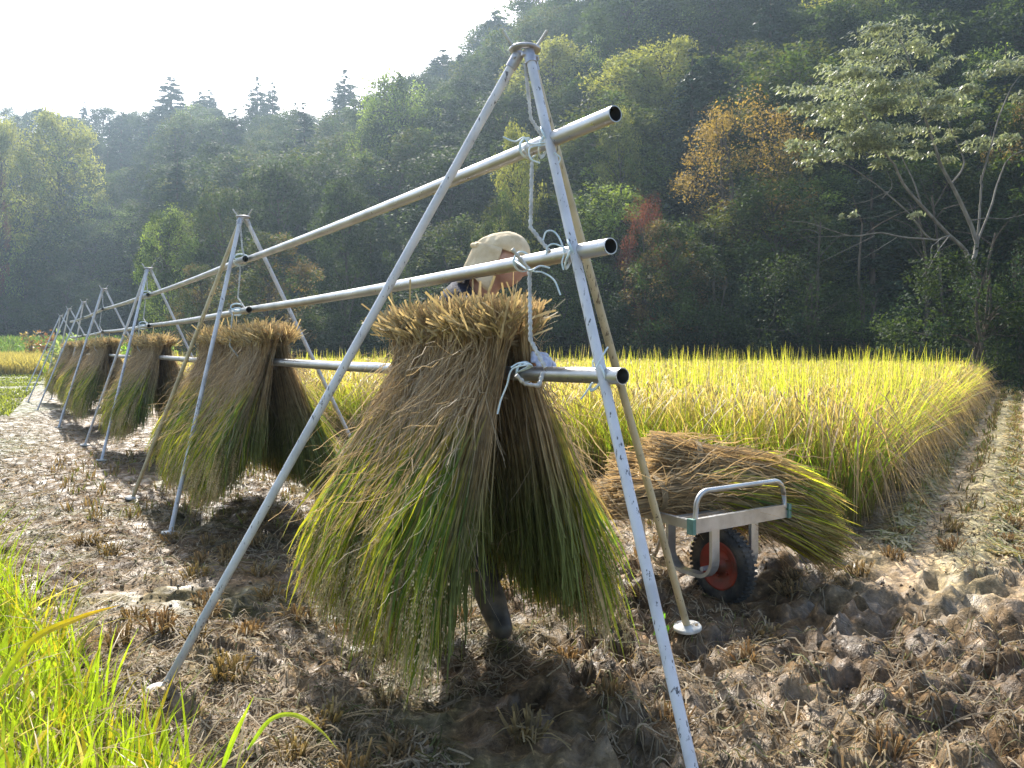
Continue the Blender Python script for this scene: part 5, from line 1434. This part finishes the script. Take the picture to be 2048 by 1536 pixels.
for k, (x, y, Y, w, lab) in enumerate([(342, 150, 122, 75, "tallest pointed cedar on the skyline above the second tripod"), (400, 182, 120, 60, "pointed cedar on the skyline just right of the tallest one"),
        (515, 152, 114, 62, "pointed cedar on the skyline left of the gap, taller of the close pair"), (545, 160, 112, 42, "thin pointed cedar on the skyline, right one of the close pair"),
        (420, 178, 124, 50, "small dark cedar on the skyline between the tallest cedar and the close pair"), (690, 138, 108, 75, "ragged cedar on the skyline left of the tall pale green tree"),
        (885, 95, 96, 85, "dark cedar on the skyline left of the nearest tripod head"), (990, 20, 92, 95, "tall dark cedar at the top edge left of the nearest tripod head")]):
    tree_px(["cedar", "cedar2", "cedar3"][k % 3], x, y, Y, w * 1.9, lab)

# the woods on the slope, tree by tree
def build_woods():
    rng = np.random.default_rng(88)
    cand = []
    for zone, a0, a1 in (("far", -.78, -.42), ("mid", -.42, -.05), ("right", -.05, .74)):
        Tn = {"far": 9, "mid": 8, "right": 8}[zone]; An = {"far": 11, "mid": 12, "right": 15}[zone]
        for j in range(Tn):
            for i in range(An):
                a = a0 + (a1 - a0) * (i + .5 + .5 * (j % 2) + rng.uniform(-.35, .35)) / An
                t = (j + rng.uniform(-.3, .3) + .35) / (Tn - .6)
                yt, yr = np.interp(a, HA, H_TOE), np.interp(a, HA, H_RDG)
                Y = yt + (yr - yt) * min(t, 1.02) + 1.2; X = a * Y
                cand.append((zone, a, t, X, Y))
    lab = {("far", "c"): "dark conifer among the hazy far trees of the left hill", ("far", "b"): "dim broadleaf tree among the hazy far trees of the left hill",
           ("mid", "c"): "dark conifer on the slope between the second and nearest tripods", ("mid", "b"): "dim broadleaf tree on the slope between the second and nearest tripods",
           ("right", "c"): "dark conifer on the steep slope right of the nearest tripod", ("right", "b"): "dim broadleaf tree on the steep slope right of the nearest tripod"}
    for zone, a, t, X, Y in cand:
        pc = {"far": .42, "mid": .36, "right": .2}[zone] + (.2 if t > .75 and zone != "far" else 0)
        if a < -.55 and t > .7: pc = .2
        con = rng.uniform() < pc
        if con: kind = ["cedar", "cedar2", "cedar3"][rng.integers(3)]; H = rng.uniform(9, 12.8); wid = rng.uniform(1.15, 1.6)
        else: kind = rng.choice(["dark", "mid", "dark", "mid", "mid", "airy", "dark", "mid", "light" if zone == "right" else "mid", "yellow" if zone == "right" else "dark"]); H = rng.uniform(8, 12); wid = rng.uniform(.95, 1.3)
        if t > .7 and zone != "right": H *= .82
        if t < .12: H *= .72
        zb = float(hill_z(X, Y))
        px, py = 1024 + F * X / Y, HZ - F * (zb + H - CAMH) / Y
        if px < 280 and Y < 70: continue
        put_tree(str(kind), X, Y, zb - .3, H, wid, lab[(zone, "c" if con else "b")], {"far": "trees of the hazy far left hill", "mid": "trees of the slope behind the rack", "right": "trees of the steep right slope"}[zone])
build_woods()

def build_undergrowth():
    rng = np.random.default_rng(99); mb = MB(); N = 90000
    a = rng.uniform(-.8, .78, N); t = np.abs(rng.uniform(-.02, 1.0, N))
    yt, yr = np.interp(a, HA, H_TOE), np.interp(a, HA, H_RDG); Y = yt + (yr - yt) * t; X = a * Y
    P = np.stack([X, Y, hill_z(X, Y) + np.abs(rng.normal(0, .9, N)) * (.4 + fbm(X * .3, Y * .3, 2, 5))], 1)
    A = unit(rng.normal(0, 1, (N, 3)) + [0, 0, -.2]); B = unit(np.cross(A, rng.normal(size=(N, 3)))); sz = rng.uniform(.15, .42, (N, 1))
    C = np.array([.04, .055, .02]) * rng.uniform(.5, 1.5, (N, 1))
    leaves(mb, P, A * sz * .6, B * sz * .3, C)
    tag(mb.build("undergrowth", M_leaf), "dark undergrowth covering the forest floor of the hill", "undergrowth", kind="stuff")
build_undergrowth()

# the silvery tree at the right with pale slanting limbs
def build_pale_tree():
    rng = np.random.default_rng(123); Y0 = 25.0; S3 = 2.738
    Q = lambda x, y, dy=0: PX(1300 + x / S3, y / S3, Y0 + dy)
    foot = PX(1975, 760, Y0); foot[2] = 0
    root = tag(empty("silvery_tree", foot), "spreading tree with silvery leaf layers and pale slanting limbs, right side", "tree")
    tr = MB()
    def br(pts, r0, r1, par=True):
        p = smooth_path(pts, 26); p = p + np.cumsum(rng.normal(0, .012, p.shape), 0) * np.linspace(0, 1, len(p))[:, None]
        tube(tr, p, np.linspace(r0, r1, len(p)) * .62, 7); return p
    base = np.array(foot); base[2] = -.2
    fork = Q(1760, 1450, 0)
    br([base, (base + fork) / 2 + [.1, 0, 0], fork, Q(1700, 1340, -.3), Q(1640, 1290, -.4), Q(1490, 1130, -.8), Q(1390, 1010, -1), Q(1340, 900, -1.2), Q(1280, 830, -1.2), Q(1180, 640, -1.4), Q(1110, 480, -1.4)], .13, .022)
    br([fork, Q(1790, 1330, .2), Q(1720, 1150, .2), Q(1650, 1010, .1), Q(1590, 900, 0), Q(1560, 800, 0), Q(1500, 640, -.2), Q(1430, 400, -.3), Q(1380, 250, -.4), Q(1340, 190, -.4)], .12, .018)
    br([Q(1790, 1330, .2), Q(1870, 1130, .6), Q(1900, 1010, .8), Q(1960, 880, 1), Q(2050, 830, 1.2)], .06, .02)
    br([Q(1820, 970, .5), Q(1870, 780, .5), Q(1910, 640, .6), Q(1990, 450, .8), Q(2050, 380, 1)], .05, .016)
    br([Q(1790, 1330, .2), Q(1810, 1120, .4), Q(1820, 970, .5)], .06, .05)
    br([Q(1650, 1010, .1), Q(1720, 890, .4), Q(1650, 720, .5), Q(1560, 500, .4), Q(1500, 300, .2)], .05, .015)
    br([Q(1640, 1290, -.4), Q(1540, 1310, -.8), Q(1420, 1170, -1.4), Q(1300, 1060, -1.6), Q(1170, 950, -1.9), Q(1060, 880, -2), Q(960, 850, -2)], .055, .014)
    br([Q(1540, 1310, -.8), Q(1380, 1300, -1.4), Q(1250, 1275, -1.8), Q(1100, 1290, -2), Q(900, 1230, -2.2), Q(740, 1210, -2.2)], .045, .010)
    br([Q(1640, 1290, -.5), Q(1580, 1370, -1.2), Q(1540, 1440, -1.6), Q(1490, 1530, -2)], .03, .010)
    br([Q(1600, 1300, -.8), Q(1540, 1360, -1.4), Q(1560, 1470, -1.8)], .02, .007)
    br([Q(1490, 1130, -.8), Q(1440, 980, -.6), Q(1400, 900, -.4), Q(1330, 740, -.2), Q(1240, 560, 0)], .04, .012)
    br([Q(1230, 1290, -1.8), Q(1110, 1350, -2), Q(1000, 1400, -2.2), Q(910, 1450, -2.3)], .018, .005)
    br([Q(1300, 1050, -1.6), Q(1180, 1110, -1.8), Q(1050, 1140, -2)], .018, .005)
    br([Q(1270, 1090, -1.6), Q(1330, 1010, -1.6), Q(1290, 900, -1.4)], .018, .006)
    br([Q(1100, 1290, -2), Q(960, 1300, -2.2), Q(830, 1310, -2.3)], .014, .004)
    br([Q(1350, 1300, -1.5), Q(1200, 1400, -1.8), Q(1080, 1440, -2)], .014, .004)
    br([Q(1350, 1150, -1.2), Q(1220, 1190, -1.6), Q(1090, 1200, -1.8), Q(960, 1170, -1.9)], .014, .004)
    br([Q(1750, 1210, .2), Q(1850, 1190, .2), Q(1950, 1190, .4), Q(2060, 1160, .6)], .03, .012)
    lf = MB()
    tufts = [(1330, 170, 150, 42, -.4), (1230, 150, 70, 35, -.3), (1200, 290, 100, 36, -.8), (1420, 230, 90, 35, 0), (1500, 260, 70, 30, .2), (1130, 275, 60, 20, -.9), (1270, 340, 110, 25, -.6),
             (1040, 400, 120, 40, -1.4), (1170, 400, 100, 40, -1.2), (880, 478, 70, 20, -1.6), (940, 500, 80, 30, -1.6), (1100, 480, 130, 45, -1.4), (1230, 470, 120, 50, -1), (1380, 450, 130, 45, -.6), (1480, 440, 80, 40, 0),
             (860, 585, 70, 25, -1.8), (960, 590, 70, 35, -1.8), (1040, 620, 110, 40, -1.6), (1180, 570, 130, 45, -1.4), (1320, 560, 130, 45, -.8), (1450, 540, 110, 45, -.3), (1590, 540, 110, 45, .4), (1700, 490, 80, 30, .6), (1770, 470, 60, 22, .8),
             (1650, 610, 80, 35, .5), (1560, 610, 80, 35, .2), (950, 670, 60, 25, -1.7), (1130, 690, 90, 30, -1.5), (1090, 745, 80, 30, -1.6), (1210, 730, 120, 35, -1.3), (1350, 710, 100, 30, -.8), (1430, 700, 70, 25, -.5), (1280, 790, 110, 34, -1.2), (1170, 780, 90, 30, -1.5),
             (840, 785, 70, 20, -2), (930, 830, 80, 26, -2), (1010, 840, 70, 26, -2), (900, 870, 60, 20, -2), (1100, 800, 70, 25, -1.8), (1640, 870, 45, 18, 0), (1690, 720, 50, 18, .5), (1770, 685, 45, 16, .6), (1500, 780, 50, 20, -.3),
             (1950, 330, 100, 35, .9), (1880, 390, 70, 28, .8), (1800, 410, 50, 18, .7), (2020, 380, 60, 30, 1), (1870, 770, 90, 26, .7), (1960, 750, 60, 22, .8), (1830, 800, 40, 16, .6), (2020, 520, 40, 25, 1), (1640, 210, 30, 20, .5), (1450, 1170, 40, 8, -1.5), (1080, 1180, 30, 8, -2), (870, 930, 20, 6, -2), (790, 480, 60, 14, -1.8), (780, 590, 60, 14, -2), (760, 790, 50, 12, -2), (1060, 290, 50, 12, -1), (1560, 700, 70, 18, .3), (1480, 850, 60, 14, -.2), (1380, 830, 60, 16, -.8), (1720, 600, 70, 16, .6), (1600, 760, 50, 12, .3), (1250, 880, 60, 14, -1.4), (1000, 760, 60, 16, -1.8), (1740, 820, 50, 14, .5), (1640, 330, 60, 16, .4), (1560, 380, 60, 18, .3)]
    dens = 260
    for x, y, rx, ry, dy in tufts:
        n = int(40 + rx * ry / 6300 * dens * 2.2)
        c = Q(x, y, dy + rng.normal(0, .5)); wx, wz = rx / S3 / F * Y0 * 1.08, ry / S3 / F * Y0 * .8
        # each tuft is a few flat sprays of drooping leaflets
        m = max(3, n // 26); sc_ = c + rng.normal(0, .5, (m, 3)) * [wx, wx * .8, wz * .9]; i = rng.integers(0, m, n)
        sp = np.stack([rng.normal(0, .55, n), rng.normal(0, .55, n)], 1) * min(.42, wx * .5)
        P = sc_[i] + np.c_[sp, -.25 * np.linalg.norm(sp, axis=1) + rng.normal(0, .03, n)]
        out = unit(np.c_[sp, np.zeros(n)] + rng.normal(0, .08, (n, 3)))
        A = unit(out * .9 + np.array([-.25, -.1, -.55]) + rng.normal(0, .25, (n, 3))); B = unit(np.cross(A, np.array([0, -.25, 1.0]) + rng.normal(0, .3, (n, 3))))
        s = rng.uniform(.09, .17, (n, 1))
        C = np.array([.28, .31, .175]) * rng.uniform(.7, 1.3, (n, 1)) * rng.uniform(.85, 1.15)
        leaves(lf, P, A * s * .62, B * s * .24, C)
    tr.build("trunk", M_palebark, root, foot); lf.build("crown", M_pale, root, foot)
build_pale_tree()

# bare understorey stems at the dark field edge
def build_stems():
    rng = np.random.default_rng(140)
    for k, (x, Y) in enumerate([(1235, 34), (1430, 33), (1545, 31), (1640, 30), (1712, 28.5), (1822, 28), (1885, 29), (1980, 27.5), (1360, 34), (1120, 36), (905, 40), (760, 42)]):
        X = (x - 1024) / F * Y; mb = MB(); h = rng.uniform(4, 7); z = max(0, float(hill_z(X, Y)))
        p = limb(mb, (0, 0, -.4), (rng.normal(0, .35), rng.normal(0, .3), h), .075, .03, rng, 7, 0, n=12)
        for q in range(5):
            s = p[rng.integers(5, len(p))]; limb(mb, s, s + [rng.normal(0, .9), rng.normal(0, .6), rng.uniform(.3, 1.1)], .022, .006, rng, 4)
        o = mb.build("bare_stem", M_bark); o.location = (X, Y, z)
        tag(o, "thin bare tree stem in the dark understorey at the field edge", "tree", "bare stems at the dark field edge")
build_stems()

# ------------------------------------------------------------------ sunlit haze in the valley
def build_haze():
    mb = MB(); box(mb, (0, 62, 58.8), (190, 0, 0), (0, 125, 0), (0, 0, 60.3))
    m, nt, out = new_mat("valley_haze")
    v = nt.nodes.new("ShaderNodeVolumePrincipled")
    v.inputs["Color"].default_value = (.62, .82, 1.0, 1); v.inputs["Density"].default_value = 0.0009; v.inputs["Anisotropy"].default_value = 0.6
    nt.links.new(v.outputs[0], out.inputs["Volume"])
    o = mb.build("haze", m); tag(o, "thin sunlit haze filling the valley", "haze", kind="stuff")
build_haze()
